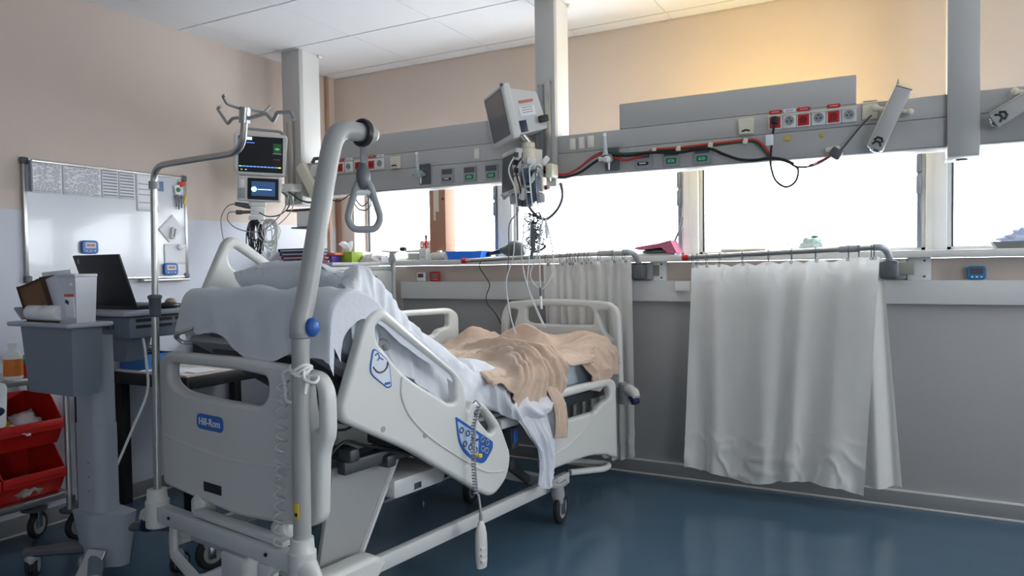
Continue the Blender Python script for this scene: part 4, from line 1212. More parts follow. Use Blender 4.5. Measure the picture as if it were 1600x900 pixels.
# bunch of keys and clips at the board's top right corner
ky = thing('key_bunch', 'bunch of keys and coloured tags hanging at the whiteboard corner', 'keys', (PXW, 2.835, 1.80))
g = G().lathe([(0, 0), (0.010, 0), (0.010, 0.012), (0, 0.012)], M=Matrix.Rotation(math.radians(90), 4, 'Y')); g.build('magnet_hook', M_STEEL, ky)
G().box((0.012, 0.012, -0.012), (0.010, 0.050, 0.030), 0.006, rot=(0.5, 0.2, 0)).build('red_tag', M_RED, ky)
G().box((0.012, -0.020, -0.050), (0.006, 0.040, 0.055), 0.006, rot=(0.2, 0, 0)).build('white_tag', M_PAPER, ky)
g = G().lathe([(0, 0), (0.014, 0), (0.014, 0.003), (0, 0.003)], M=Matrix.Rotation(math.radians(90), 4, 'Y'), c=(0.0155, -0.018, -0.05)); g.build('green_dot', M_GREEN, ky)
for k, (y, z, a) in enumerate([(-0.030, -0.12, 0.15), (-0.012, -0.135, -0.1), (0.004, -0.125, 0.05)]):
    g = G().box((0.012, y, z), (0.003, 0.009, 0.060), 0.001, rot=(a, 0, 0)); g.ball((0.012, y + 0.03 * a, z + 0.034), (0.002, 0.012, 0.012), 10); g.build('key', M_DGREY, ky)
G().box((0.012, 0.030, -0.105), (0.004, 0.014, 0.060), 0.003, rot=(-0.25, 0, 0)).build('yellow_tag', M_YELLOW, ky)

# ------------------------------------------------------------------ computer cart
ct = thing('computer_cart', 'pale grey computer cart on a single lift column in front of the wall', 'cart', (-2.96, 1.84, 0))
CART = mat('cart_grey', (158, 165, 174), 0.42, var=0.015)
CARTD = mat('cart_blue_grey', (112, 122, 134), 0.45, var=0.02)
def cl(x, y, z): return (x + 2.96, y - 1.84, z)
# lift column
g = G().prism(fillet([(-0.078, -0.06), (0.050, -0.06), (0.078, -0.03), (0.078, 0.03), (-0.078, 0.03)], 0.012, 3), Matrix.Translation(cl(-2.985, 1.83, 0.27)), 0.37); g.build('lower_column', CART, ct)
g = G().prism(fillet([(-0.074, -0.057), (0.048, -0.057), (0.074, -0.028), (0.074, 0.027), (-0.074, 0.027)], 0.012, 3), Matrix.Translation(cl(-2.985, 1.83, 0.64)), 0.37); g.build('upper_column', CART, ct)
G().span(cl(-3.069, 1.775, 0.27), cl(-3.061, 1.80, 1.0)).build('column_edge_strip', M_BLACK, ct)
for z in (0.36, 0.42, 0.48):
    G().cyl(cl(-2.975, 1.769, z), cl(-2.975, 1.772, z), 0.004, seg=8).build('screw', M_DGREY, ct)
# foot
g = G().prism(fillet([(-0.095, -0.075), (0.04, -0.085), (0.17, 0.0), (0.17, 0.06), (-0.08, 0.08)], [0.04, 0.04, 0.05, 0.03, 0.04], 4), Matrix.Translation(cl(-2.985, 1.82, 0.272)), -0.225, 0.72); g.build('base_housing', CART, ct)
G().tube([cl(-3.02, 1.78, 0.115), cl(-3.22, 1.64, 0.105)], [0.036, 0.026], 10, squash=(0.75, 1)).build('base_leg', M_DGREY, ct)
G().tube([cl(-2.95, 1.80, 0.21), cl(-2.66, 1.96, 0.20)], [0.030, 0.024], 10, squash=(0.7, 1)).build('base_leg', M_DGREY, ct)
G().tube([cl(-3.05, 1.88, 0.10), cl(-3.25, 2.06, 0.095)], [0.034, 0.026], 10, squash=(0.75, 1)).build('base_leg', M_DGREY, ct)
G().tube([cl(-2.92, 1.76, 0.10), cl(-2.72, 1.62, 0.06)], [0.032, 0.024], 10, squash=(0.75, 1)).build('base_leg', CARTD, ct)
slab([fillet([(-0.045, 0), (0.045, 0), (0.062, 0.13), (-0.035, 0.13)], 0.012, 3)], 0.012, 0.004, axes((1, 0.2, 0), (0, 0.45, 0.9), cl(-2.91, 1.69, 0.02)), 'foot_pedal', M_STEEL, ct)
def cart_wheel(x, y, rz):
    g = G().lathe([(0, 0), (0.024, 0), (0.028, 0.02), (0.02, 0.04), (0, 0.04)], (0, 0, 0.062)); c = g.build('castor', CART, ct, cl(x, y, 0), (0, 0, rz))
    M = Matrix.Rotation(math.radians(90), 4, 'Y')
    for s in (-0.014, 0.014):
        G().lathe([(0.030, -0.008), (0.040, -0.009), (0.045, -0.004), (0.045, 0.004), (0.040, 0.009), (0.030, 0.008)], (s, 0.015, 0.045), 20, M).build('tyre', M_RUBBER, c)
        G().lathe([(0, -0.009), (0.031, -0.009), (0.031, 0.009), (0, 0.009)], (s, 0.015, 0.045), 18, M).build('hub', M_GREYP, c)
cart_wheel(-3.20, 1.655, 0.9); cart_wheel(-2.67, 1.95, 0.4); cart_wheel(-3.24, 2.05, 0.2); cart_wheel(-2.73, 1.63, -0.4)
# work surface with slotted edge
g = G().span(cl(-3.30, 1.86, 1.082), cl(-2.845, 2.30, 1.106), 0.010); g.build('work_surface', CART, ct)
g = G().span(cl(-3.27, 1.90, 0.985), cl(-2.87, 2.27, 1.08), 0.012); g.build('drawer_housing', CARTD, ct)
for z in (1.030, 1.056):
    for a, b in ((1.93, 2.10), (2.12, 2.26)):
        G().span(cl(-2.871, a, z), cl(-2.866, b, z + 0.013)).build('vent_slot', M_BLACK, ct)
g = G().prism([(-0.10, 0), (0.10, 0), (0.06, -0.10), (-0.06, -0.10)], axes((1, 0, 0), (0, 0, 1), cl(-3.0, 1.92, 0.985)), -0.10); g.build('bracket', CARTD, ct)
G().span(cl(-3.18, 1.855, 1.0), cl(-3.10, 1.862, 1.07), 0.002).build('socket_plate', M_DGREY, ct)
for k in range(3):
    G().cyl(cl(-3.06 + 0.04 * k, 1.898, 1.035), cl(-3.06 + 0.04 * k, 1.892, 1.035), 0.010, seg=10).build('port', M_DGREY, ct)
g = G().tube(catmull([cl(-2.90, 1.98, 0.985), cl(-2.885, 1.98, 0.90), cl(-2.88, 1.98, 0.75), cl(-2.90, 1.92, 0.60), cl(-2.935, 1.868, 0.45)], 6), 0.0055, 8); g.build('hanging_cable', M_WHITE, ct)
# accessory bin hung on the cart
bn = thing('accessory_bin', 'grey wide-rimmed bin hung on the front of the computer cart', 'bin', (-2.915, 1.645, 0.80))
def frus(z0, z1, a0, b0, a1, b1, th):
    g = G(); V = []
    for (z, a, b) in ((z0, a0, b0), (z1, a1, b1), (z1, a1 - th, b1 - th), (z0 + th, a0 - th, b0 - th)):
        V.append([g.bm.verts.new((sx * a, sy * b, z)) for sx, sy in ((-1, -1), (1, -1), (1, 1), (-1, 1))])
    g.bm.faces.new(V[0]); g.bm.faces.new(V[3])
    for A, Bq in zip(V, V[1:]):
        for k in range(4): g.bm.faces.new((A[k], A[(k + 1) % 4], Bq[(k + 1) % 4], Bq[k]))
    return g
frus(0, 0.262, 0.150, 0.048, 0.172, 0.060, 0.005).build('tub', CARTD, bn)
slab([fillet([(-0.235, -0.085), (0.205, -0.095), (0.215, 0.085), (-0.225, 0.085)], 0.02, 4), fillet([(-0.165, -0.054), (0.165, -0.054), (0.165, 0.054), (-0.165, 0.054)], 0.012, 3)], 0.018, 0.007, Matrix.Translation((0, 0, 0.272)), 'rim', CART, bn)
# sharps container, glove carton and rolls in the bin
sp = thing('sharps_container', 'tall translucent white sharps container with an orange warning label', 'container', (-2.820, 1.655, 1.005))
g = frus(0, 0.250, 0.052, 0.034, 0.064, 0.042, 0.004); g.build('body', mat('milky_plastic', (206, 208, 214), 0.35, var=0.01), sp)
G().box((0, 0, 0.256), (0.132, 0.090, 0.012), 0.004).build('lid', mat('milky_lid', (196, 198, 204), 0.35), sp)
G().box((0.022, -0.0405, 0.135), (0.060, 0.003, 0.080), 0.001, rot=(math.radians(2.5), 0, 0)).build('label_face', M_PAPER, sp)
G().box((0.022, -0.0435, 0.180), (0.060, 0.003, 0.010), 0.001, rot=(math.radians(2.5), 0, 0)).build('orange_bar', mat('orange_print', (206, 96, 34), 0.5), sp)
g = G().box((0.008, -0.0435, 0.155), (0.022, 0.002, 0.014), rot=(0, 0.4, 0)); g.build('label_symbol', M_BLACK, sp)
g = G().ball((0.04, -0.044, 0.222), 0.006, 8); g.build('snap_stud', M_WHITE, sp)
bx_ = thing('glove_carton', 'open brown cardboard carton leaning in the bin', 'carton', (-2.985, 1.65, 1.06))
BRN = mat('brown_cardboard', (116, 82, 52), 0.8, var=0.06)
Mx = Matrix.Rotation(math.radians(-13), 4, 'Y') @ Matrix.Rotation(math.radians(8), 4, 'X')
g = G().span((-0.090, -0.030, 0), (0.075, -0.024, 0.185), 0.001); g.xf(Mx); g.build('inside_panel', BRN, bx_)
g = G().span((-0.094, -0.035, 0.0), (-0.090, 0.045, 0.19)).span((0.075, -0.035, 0.0), (0.079, 0.045, 0.19)); g.span((-0.094, -0.035, 0.180), (0.079, -0.020, 0.187)); g.xf(Mx); g.build('carton_edge', mat('dark_cardboard', (70, 48, 32), 0.8), bx_)
g = G().span((0.081, -0.02, 0.02), (0.150, 0.03, 0.178), 0.004); g.xf(Mx); g.build('white_side', mat('white_carton', (206, 206, 214), 0.7), bx_)
g = G().span((-0.05, 0.03, 0.13), (0.14, 0.036, 0.215), 0.002); g.xf(Mx @ Matrix.Rotation(math.radians(10), 4, 'Y')); g.build('clear_flap', M_PAPER, bx_)
for k, (x, y) in enumerate([(-3.020, 1.615), (-2.915, 1.612)]):
    t = tag(G().tube([(-0.052, 0, 0), (-0.045, 0, 0), (0.045, 0, 0), (0.052, 0, 0)], [0.026, 0.031, 0.031, 0.026], 16).build('cotton_roll', M_PAPER, None, (x, y, 1.115), (0, 0, 0.06 * k)), ['white cotton roll, left of two at the bin rim', 'white cotton roll, right of two at the bin rim'][k], 'roll', 'cotton rolls in the bin')
tag(G().box((0, 0, 0), (0.07, 0.03, 0.010), 0.002, rot=(0, math.radians(38), 0)).build('grey_clip', M_GREYP, None, (-3.105, 1.60, 1.112)), 'grey plastic clip leaning at the left end of the bin', 'clip')

# laptop, its back to the camera
lp = thing('laptop', 'black open laptop seen from behind on the computer cart', 'laptop', (-3.085, 1.97, 1.106))
LAPM = mat('laptop_black', (26, 27, 30), 0.5, var=0.02)
G().span((-0.165, 0.0, 0.0), (0.165, 0.23, 0.018), 0.004).build('base', LAPM, lp)
g = G().span((-0.165, -0.006, 0.0), (0.165, 0.004, 0.235), 0.003); g.xf(Matrix.Translation((0, 0.0, 0.018)) @ Matrix.Rotation(math.radians(18), 4, 'X'))
lid = g.build('lid', LAPM, lp)
g = G().span((-0.135, -0.0075, 0.197), (-0.127, -0.0055, 0.222)); g.xf(Matrix.Translation((0, 0, 0.018)) @ Matrix.Rotation(math.radians(18), 4, 'X') @ Matrix.Translation((-0.131, 0, 0.21)) @ Matrix.Rotation(0.5, 4, 'Y') @ Matrix.Translation((0.131, 0, -0.21))); g.build('lid_badge', M_GREYP, lid)
g = G().span((-0.155, 0.0042, 0.008), (0.155, 0.0048, 0.228)); g.xf(Matrix.Translation((0, 0, 0.018)) @ Matrix.Rotation(math.radians(18), 4, 'X')); g.build('screen', M_BLACK, lid)
ms = thing('computer_mouse', 'dark mouse with a beige cap lying on the cart edge', 'mouse', (-2.885, 2.10, 1.106))
G().ball((0, 0, 0.012), (0.028, 0.05, 0.018)).build('shell', M_BLACK, ms)
G().ball((0.0, 0.01, 0.030), (0.020, 0.026, 0.016)).build('cap', mat('beige_knob', (168, 150, 132), 0.6), ms)

# ------------------------------------------------------------------ steel trolley with red stacking bins
tr_ = thing('steel_trolley', 'stainless steel two-shelf trolley against the left wall', 'trolley', (-3.60, 1.60, 0))
def tc(x, y, z): return (x + 3.60, y - 1.60, z)
for z in (0.800, 0.245):
    g = G().span(tc(-3.755, 1.16, z - 0.030), tc(-3.445, 1.965, z + 0.002), 0.004); g.build('shelf', M_STEEL, tr_)
for x, y in ((-3.445, 1.955), (-3.745, 1.955), (-3.445, 1.17), (-3.745, 1.17)):
    G().cyl(tc(x, y, 0.14), tc(x, y, 0.90), 0.0125).build('post', M_STEEL, tr_)
for x in (-3.445, -3.745):
    pass
g = G().cyl(tc(-3.445, 1.955, 0.90), tc(-3.745, 1.955, 0.90), 0.0125); g.build('push_handle', M_STEEL, tr_)
for x, y, rz in ((-3.64, 1.90, 0.5), (-3.46, 1.98, 0.2), (-3.70, 1.2, 0.0), (-3.46, 1.2, 0.3)):
    g = G().lathe([(0, 0), (0.055, 0), (0.058, 0.012), (0.03, 0.022), (0, 0.022)], (0, 0, 0.142)); g.cyl((0, 0, 0.16), (0, 0, 0.215), 0.012)
    c = g.build('castor', M_DGREY, tr_, tc(x, y, 0), (0, 0, rz))
    for s in (-1, 1): G().box((s * 0.020, 0.012, 0.10), (0.004, 0.03, 0.09), 0.002).build('castor_fork', M_CHROME, c)
    M = Matrix.Rotation(math.radians(90), 4, 'Y')
    G().lathe([(0.044, -0.012), (0.058, -0.013), (0.065, -0.006), (0.065, 0.006), (0.058, 0.013), (0.044, 0.012)], (0, 0.02, 0.065), 22, M).build('tyre', M_RUBBER, c)
    G().lathe([(0, -0.008), (0.045, -0.011), (0.045, 0.011), (0, 0.008)], (0, 0.02, 0.065), 18, M).build('hub', M_GREYP, c)
REDB = mat('red_bin_plastic', (186, 26, 20), 0.42, var=0.03)


def stack_bin(y, z, label):
    """open fronted picking bin facing the room (+x)"""
    t = thing('stacking_bin', label, 'bin', (-3.60, y, z), group='red stacking bins on the trolley')
    th, D, H, W = 0.005, 0.155, 0.225, 0.132
    sidep = fillet([(-D, 0), (D * 0.72, 0), (D, 0.075), (D, 0.118), (D * 0.45, H), (-D, H)], [0.004, 0.02, 0.01, 0.004, 0.02, 0.004], 2)
    for s in (-1, 1):
        slab([sidep], th, 0.0012, axes((1, 0, 0), (0, 0, 1), (0, s * W, 0)), 'side_wall', REDB, t)
    G().span((-D, -W, 0), (-D + th, W, H)).build('back_wall', REDB, t)
    G().span((-D, -W, 0), (D * 0.72, W, th)).build('bottom', REDB, t)
    g = G().prism([(D * 0.72, 0), (D, 0.075), (D - th, 0.075), (D * 0.72 - th, 0.004)], axes((1, 0, 0), (0, 0, 1), (0, W, 0)), 2 * W); g.build('front_slope', REDB, t)
    g = G().span((D - 0.004, -W - 0.003, 0.072), (D + 0.012, W + 0.003, 0.120), 0.004); g.build('front_lip', REDB, t)
    G().span((D + 0.008, -W * 0.9, 0.088), (D + 0.0135, W * 0.9, 0.092)).build('lip_groove', mat('dark_red', (130, 16, 18), 0.5), t)
    return t


stack_bin(1.805, 0.250, 'lower red bin of the stack beside the trolley post')
stack_bin(1.800, 0.478, 'upper red bin of the stack, with packets showing')
stack_bin(1.530, 0.250, 'lower red bin cut off by the left edge of the photo')
stack_bin(1.525, 0.478, 'upper red bin cut off by the left edge of the photo')
WRAP = sheer('clear_wrap', (214, 206, 206), 0.7)


def packet(loc, size, rot, m, label, name='packet', cat='packet'):
    g = G(); a, b, c = size
    def fn(u, v):
        x, y = u * 2 - 1, v * 2 - 1
        e = max(0, 1 - x ** 4) * max(0, 1 - y ** 4)
        return Vector((x * a, y * b, c * e + wob((x + loc[1] * 9, y, 0), 3, c * 0.7)))
    g.grid(fn, 12, 10)
    return tag(g.build(name, m, None, loc, rot, angle=180, solid=0.003), label, cat)


packet((-3.54, 1.75, 0.560), (0.06, 0.05, 0.03), (0.3, 0.5, 0.2), M_YELLOW, 'yellow packet in the upper red bin')
packet((-3.53, 1.83, 0.575), (0.07, 0.06, 0.03), (0.2, 0.9, 0.4), WRAP, 'crumpled clear wrapped packet in the upper red bin')
packet((-3.50, 1.78, 0.560), (0.05, 0.07, 0.02), (-0.1, 0.4, 0.9), WRAP, 'flat clear packet at the front of the upper red bin')
packet((-3.53, 1.80, 0.300), (0.08, 0.09, 0.03), (0.1, 0.25, 0.4), mat('grey_wrap', (150, 146, 140), 0.6), 'grey wrapped packet in the lower red bin')
g = G().box((0, 0, 0.10), (0.06, 0.12, 0.20), 0.02); tag(g.build('white_pouch', M_PAPER, None, (-3.455, 1.635, 0.60), (0, 0.1, 0)), 'white printed pouch standing between the upper bins', 'pouch')
G().ball((0.030, 0.01, 0.08), (0.003, 0.035, 0.022)).build('pouch_print', M_NAVY, bpy.data.objects['white_pouch'])
# on the top shelf
bt = thing('antiseptic_bottle', 'white bottle with orange label on the trolley top', 'bottle', (-3.475, 1.748, 0.802))
G().lathe([(0, 0), (0.034, 0), (0.037, 0.006), (0.037, 0.100), (0.030, 0.120), (0.016, 0.133), (0.015, 0.140), (0, 0.140)], seg=22).build('body', M_WHITE, bt)
G().lathe([(0.0375, 0.016), (0.0378, 0.017), (0.0378, 0.090), (0.0375, 0.091)], seg=22).build('label_band', mat('orange_label', (206, 112, 30), 0.5, var=0.2, scale=30), bt)
G().lathe([(0, 0.138), (0.017, 0.138), (0.017, 0.160), (0.014, 0.163), (0, 0.163)], seg=18).build('cap', M_PAPER, bt)
rt = thing('red_tray', 'small red tray of clippings on the trolley top', 'tray', (-3.555, 1.865, 0.802))
g = frus(0.002, 0.062, 0.055, 0.070, 0.070, 0.085, 0.004); g.build('tub', REDB, rt)
tag(G().box((0, 0, 0), (0.03, 0.09, 0.03), 0.01, rot=(0.6, 0.2, 0.2)).build('green_packet', mat('mint_green', (92, 160, 140), 0.5), None, (-3.545, 1.83, 0.875)), 'green packet sticking out of the red tray', 'packet')
tag(G().box((0, 0, 0), (0.03, 0.07, 0.02), 0.008, rot=(0.5, -0.2, -0.4)).build('violet_packet', mat('violet', (116, 76, 110), 0.5), None, (-3.545, 1.895, 0.865)), 'violet packet sticking out of the red tray', 'packet')
tag(G().lathe([(0, 0), (0.04, 0), (0.045, 0.06), (0.040, 0.10), (0.03, 0.12), (0, 0.12)]).build('white_jar', M_WHITE, None, (-3.56, 1.66, 0.802)), 'white jar half out of frame behind the orange labelled bottle', 'jar')

# ------------------------------------------------------------------ desks along the left wall
dk = thing('desk', 'black framed desk with pale top behind the headboard', 'desk', (-3.49, 2.75, 0))
TOPM = mat('pale_laminate', (212, 200, 190), 0.45, var=0.03)
G().span((-0.285, -0.34, 0.722), (0.30, 0.46, 0.740), 0.003).build('top', TOPM, dk)
g = G().span((-0.29, -0.346, 0.665), (0.306, -0.320, 0.730), 0.003).span((-0.29, 0.440, 0.665), (0.306, 0.466, 0.730), 0.003).span((0.280, -0.33, 0.665), (0.306, 0.45, 0.730), 0.003); g.build('frame', M_BLACK, dk)
for x in (-0.262, 0.280):
    for y in (-0.318, 0.438):
        G().span((x - 0.026, y - 0.026, 0), (x + 0.026, y + 0.026, 0.67), 0.003).build('leg', M_BLACK, dk)
rs = thing('desk_riser', 'raised white topped black shelf unit at the back of the desk', 'shelf', (-3.56, 3.03, 0.741))
G().span((-0.21, -0.15, 0.115), (0.21, 0.15, 0.135), 0.003).build('top', M_PAPER, rs)
G().span((-0.20, -0.14, 0.0), (0.20, 0.14, 0.114), 0.002).build('carcass', M_BLACK, rs)
bxb = thing('blue_box', 'open blue box of cables on the desk', 'box', (-3.66, 2.52, 0.740))
frus(0, 0.085, 0.105, 0.085, 0.110, 0.090, 0.004).build('tub', mat('box_blue', (34, 98, 160), 0.45), bxb)
g = G()
for k in range(4):
    g.tube(catmull([(-0.08 + 0.05 * k, -0.05, 0.07), (-0.05 + 0.03 * k, -0.02, 0.10 + 0.01 * k), (0.02 * k, 0.03, 0.09), (0.05 + 0.01 * k, -0.03, 0.095), (0.10, -0.06 + 0.02 * k, 0.07)], 5), 0.004, 6)
g.build('cable_tangle', M_BLACK, bxb)
for k, (x, y, r) in enumerate([(-3.40, 2.50, 0.2), (-3.30, 2.56, -0.15), (-3.48, 2.49, 0.5)]):
    tag(G().box((0, 0, 0.0008), (0.20, 0.14, 0.0016), rot=(0, 0, 0)).build('loose_paper', M_PAPER, None, (x, y, 0.7402 + 0.002 * k), (0, 0, r)), ['white sheet lying in the middle of the desk', 'white sheet near the desk edge', 'white sheet beside the blue box'][k], 'paper', 'loose papers on the desk')
# ------------------------------------------------------------------ corner cabinet and sill clutter
cb = thing('drawer_cabinet', 'light grey drawer cabinet in the corner under the window', 'cabinet', (-3.49, 3.83, 0))
CABM = mat('cabinet_grey', (196, 200, 198), 0.4, var=0.02)
G().span((-0.285, -0.30, 0.05), (0.262, 0.325, 1.285), 0.004).build('body', CABM, cb)
G().span((-0.29, -0.32, 1.288), (0.285, 0.36, 1.312), 0.004).build('top', mat('cabinet_top', (168, 172, 176), 0.4), cb)
G().span((-0.27, -0.28, 0), (0.24, 0.31, 0.05)).build('plinth_or_gap', M_DGREY, cb)
G().span((0.262, 0.300, 0.05), (0.290, 0.330, 1.312), 0.003).build('corner_post', CABM, cb)
z = 1.275
for k, hgt in enumerate([0.018, 0.30, 0.30, 0.30, 0.24]):
    d = G().span((0.263, -0.295, z - hgt + 0.006), (0.281, 0.292, z - 0.006), 0.004).build('drawer', CABM, cb)
    if k:
        G().span((0.281, -0.12, z - 0.05), (0.296, 0.12, z - 0.035), 0.005).build('handle', M_STEEL, d)
    z -= hgt
CT = 1.312


def put(g, name, m, loc, label, cat, rot=(0, 0, 0), group=None):
    return tag(g.build(name, m, None, loc, rot), label, cat, group)


fc = [((36, 34, 46), 'black ring folder at the top of the folder stack', 0.075), ((44, 52, 88), 'navy folder second in the folder stack', 0.050), ((120, 30, 44), 'dark red folder third in the folder stack', 0.025), ((58, 40, 92), 'violet folder at the bottom of the folder stack', 0.0)]
for k, (c, lb, z) in enumerate(fc):
    t = thing('folder', lb, 'folder', (-3.60 + 0.01 * k, 3.66 + 0.005 * k, CT + z), 0.06 * (k % 2), 'stack of folders on the cabinet')
    m = mat('folder_%d' % k, c, 0.5)
    G().span((-0.13, -0.10, 0.0), (0.14, 0.10, 0.006), 0.001).span((-0.13, -0.10, 0.0155), (0.14, 0.10, 0.0235), 0.001).span((-0.134, -0.10, 0.0), (-0.13, 0.10, 0.0235)).build('cover', m, t)
    G().span((-0.125, -0.090, 0.0065), (0.125, 0.09, 0.015)).build('pages', M_PAPER, t)
    G().span((0.125, -0.02, 0.006), (0.142, 0.03, 0.016), 0.002).build('tab', M_RED if k % 2 else M_BLUE, t)
put(G().box((0, 0, 0.025), (0.14, 0.10, 0.05), 0.004), 'violet_box', mat('deep_violet', (84, 50, 150), 0.45), (-3.50, 3.80, CT), 'violet box between the folder stack and the green tissue box', 'box')
put(G().box((0, 0, 0.008), (0.20, 0.10, 0.016), 0.004), 'coral_notebook', mat('coral', (226, 110, 100), 0.5), (-3.50, 3.80, CT + 0.051), 'coral notebook lying on the violet box', 'notebook')
tb = thing('tissue_box', 'green cardboard tissue box with a tissue pulled out', 'tissue box', (-3.405, 3.90, CT), 0.0)
G().box((0, 0, 0.038), (0.150, 0.12, 0.074), 0.002).build('carton', mat('lime_green', (140, 166, 40), 0.55, var=0.02), tb)
def tis(u, v):
    a = u * 2 * math.pi; r = 0.012 + 0.035 * v + 0.012 * v * math.sin(a * 4)
    return Vector((r * math.cos(a) - 0.03 * v * v, r * math.sin(a) * 0.6, 0.074 + 0.065 * v + 0.012 * math.sin(a * 3 + 1) * v))
G().grid(tis, 24, 8, closed_u=True).build('tissue', M_LINEN, tb, angle=180)
for k, (x, y, s) in enumerate([(-3.40, 4.03, (0.10, 0.10, 0.075)), (-3.33, 4.12, (0.10, 0.08, 0.045)), (-3.25, 4.06, (0.06, 0.10, 0.05))]):
    t = thing('supply_box', ['white box directly behind the green tissue box', 'low white box near the window on the cabinet', 'small white box at the cabinet corner'][k], 'box', (x, y, CT), 0.1 * k, 'white supply boxes')
    G().box((0, 0, s[2] / 2), s, 0.003).build('carton', M_PAPER, t)
    G().box((0, -s[1] / 2 - 0.0006, s[2] / 2), (s[0] * 0.7, 0.001, s[2] * 0.3)).build('label_print', M_INK, t)
def crumple(name, loc, size, m, label, cat, seed=0.0, solid=0.002):
    a, b, c = size
    def fn(u, v):
        th = u * 2 * math.pi; ph = v * math.pi / 2
        q = Vector((math.cos(th) * math.sin(ph), math.sin(th) * math.sin(ph), math.cos(ph)))
        r = 1 + 0.35 * noise.noise(q * 3 + Vector((seed, 0, 0))) + 0.18 * noise.noise(q * 8 + Vector((0, seed, 0)))
        return Vector((q.x * a * r, q.y * b * r, max(q.z * c * r, 0.0)))
    g = G().grid(fn, 30, 12, closed_u=True)
    return tag(g.build(name, m, None, loc, angle=180), label, cat)
crumple('plastic_wrapper', (-3.30, 3.99, CT), (0.075, 0.07, 0.055), WRAP, 'crumpled clear wrapper between white boxes on the cabinet', 'wrapper', 2.0)
dv = thing('grey_bracket', 'grey plastic bracket with a thin spike among the boxes', 'bracket', (-3.22, 4.13, CT), 0.1)
G().box((0, 0, 0.075), (0.13, 0.05, 0.012), 0.004, rot=(0, 0.06, 0)).build('arm', M_GREYP, dv)
G().prism([(-0.02, 0), (0.05, 0), (0.02, 0.07), (-0.01, 0.07)], axes((1, 0, 0), (0, 0, 1), (0.01, 0.02, 0)), 0.04).build('foot', M_GREYP, dv)
G().cyl((-0.045, 0, 0.08), (-0.038, 0, 0.115), 0.003, 0.001, 6).build('spike', M_GREYP, dv)
g = G().tube(catmull([(0, 0, 0), (0.0, 0.0, 0.06), (0.02, 0, 0.105), (0.07, 0, 0.115), (0.14, 0, 0.09), (0.185, 0, 0.045), (0.19, 0, 0.01)], 6), 0.0035, 6)
put(g, 'bent_lead', M_DGREY, (-3.205, 4.18, 1.39), 'thin dark lead arching above the boxes against the window', 'lead')
jb = thing('clear_canister', 'clear lidded canister holding green and white packs on the sill', 'canister', (-3.04, 4.19, SILL))
G().box((0, 0, 0.030), (0.125, 0.08, 0.058), 0.006).build('tub', sheer('clear_tub', (206, 216, 212), 0.5), jb)
G().box((0, 0, 0.066), (0.135, 0.088, 0.016), 0.007).build('lid', M_WHITE, jb)
G().box((-0.032, 0, 0.028), (0.045, 0.06, 0.045), 0.004).build('green_pack', mat('pale_lime', (176, 190, 130), 0.6), jb)
G().box((0.026, 0, 0.028), (0.055, 0.06, 0.045), 0.004).build('grey_pack', mat('pale_grey_pack', (150, 154, 152), 0.6), jb)
put(G().lathe([(0, -0.022), (0.014, -0.022), (0.016, 0), (0.014, 0.022), (0, 0.022)], M=Matrix.Rotation(math.radians(90), 4, 'Y')), 'black_stopper', M_BLACK, (-3.125, 4.15, SILL + 0.082), 'black stopper lying on the clear canister lid', 'stopper')
pb_ = thing('medicine_carton', 'tall pale printed carton behind the clear canister', 'carton', (-3.02, 4.30, SILL), 0.05)
G().box((0, 0, 0.07), (0.095, 0.05, 0.14), 0.002).build('carton', M_PAPER, pb_)
for k in range(4): G().box((0, -0.0256, 0.05 + 0.022 * k), (0.07, 0.001, 0.008)).build('print_line', M_INK, pb_)
cu = thing('pen_cup', 'square white pen cup beside the tan pillar', 'pen cup', (-2.945, 4.155, SILL))
frus(0.001, 0.078, 0.027, 0.022, 0.029, 0.024, 0.002).build('cup', mat('cup_grey', (200, 202, 200), 0.5), cu)
G().box((0, -0.0235, 0.02), (0.035, 0.001, 0.006)).build('print_line', M_INK, cu)
scs = thing('scissors', 'red handled scissors standing in the pen cup', 'scissors', (-2.945, 4.155, SILL + 0.05), 0.0)
for s in (-1, 1):
    g = G().tube([(s * 0.004 + 0.014 * s + 0.013 * math.cos(a), 0, 0.058 + 0.020 * math.sin(a)) for a in [2 * math.pi * k / 14 for k in range(14)]], 0.004, 6, closed=True); g.build('finger_loop', M_RED, scs)
    G().cyl((s * 0.006, 0, 0.035), (-s * 0.003, 0, -0.04), 0.004, 0.002, 6).build('blade', M_STEEL, scs)
mk = thing('marker_pen', 'red marker with dark cap standing in the pen cup', 'pen', (-2.943, 4.170, SILL + 0.02))
G().cyl((0, 0, 0), (0.004, 0, 0.125), 0.0075, seg=10).build('barrel', M_RED, mk)
G().cyl((0.004, 0, 0.125), (0.0045, 0, 0.155), 0.0082, seg=10).build('cap', mat('maroon', (74, 20, 26), 0.5), mk)
rl2 = thing('gauze_roll', 'pale gauze roll lying beside the blue tray', 'roll', (-2.80, 4.13, SILL + 0.026))
G().cyl((-0.055, 0, 0), (0.055, 0, 0), 0.026, seg=18).build('roll', mat('gauze', (206, 202, 196), 0.8), rl2)
G().box((0.0, 0.0, 0.032), (0.03, 0.03, 0.012), 0.005).build('clip', M_WHITE, rl2)
bt_ = thing('blue_tray', 'bright blue plastic tray on the window sill', 'tray', (-2.59, 4.17, SILL), 0.0)
frus(0.001, 0.055, 0.125, 0.055, 0.142, 0.068, 0.004).build('tub', mat('bright_blue', (40, 120, 232), 0.4, var=0.02), bt_)
G().box((-0.02, 0, 0.045), (0.10, 0.05, 0.02), 0.006).build('contents', mat('blue_contents', (60, 110, 200), 0.6), bt_)
G().cyl((0.09, 0, 0.05), (0.115, 0, 0.085), 0.003, 0.002, 6).build('needle_cap', M_GREYP, bt_)
am = thing('resuscitation_bag', 'dark grey resuscitation bag lying on the sill behind the curtain rod', 'resuscitation bag', (-2.33, 4.20, SILL))
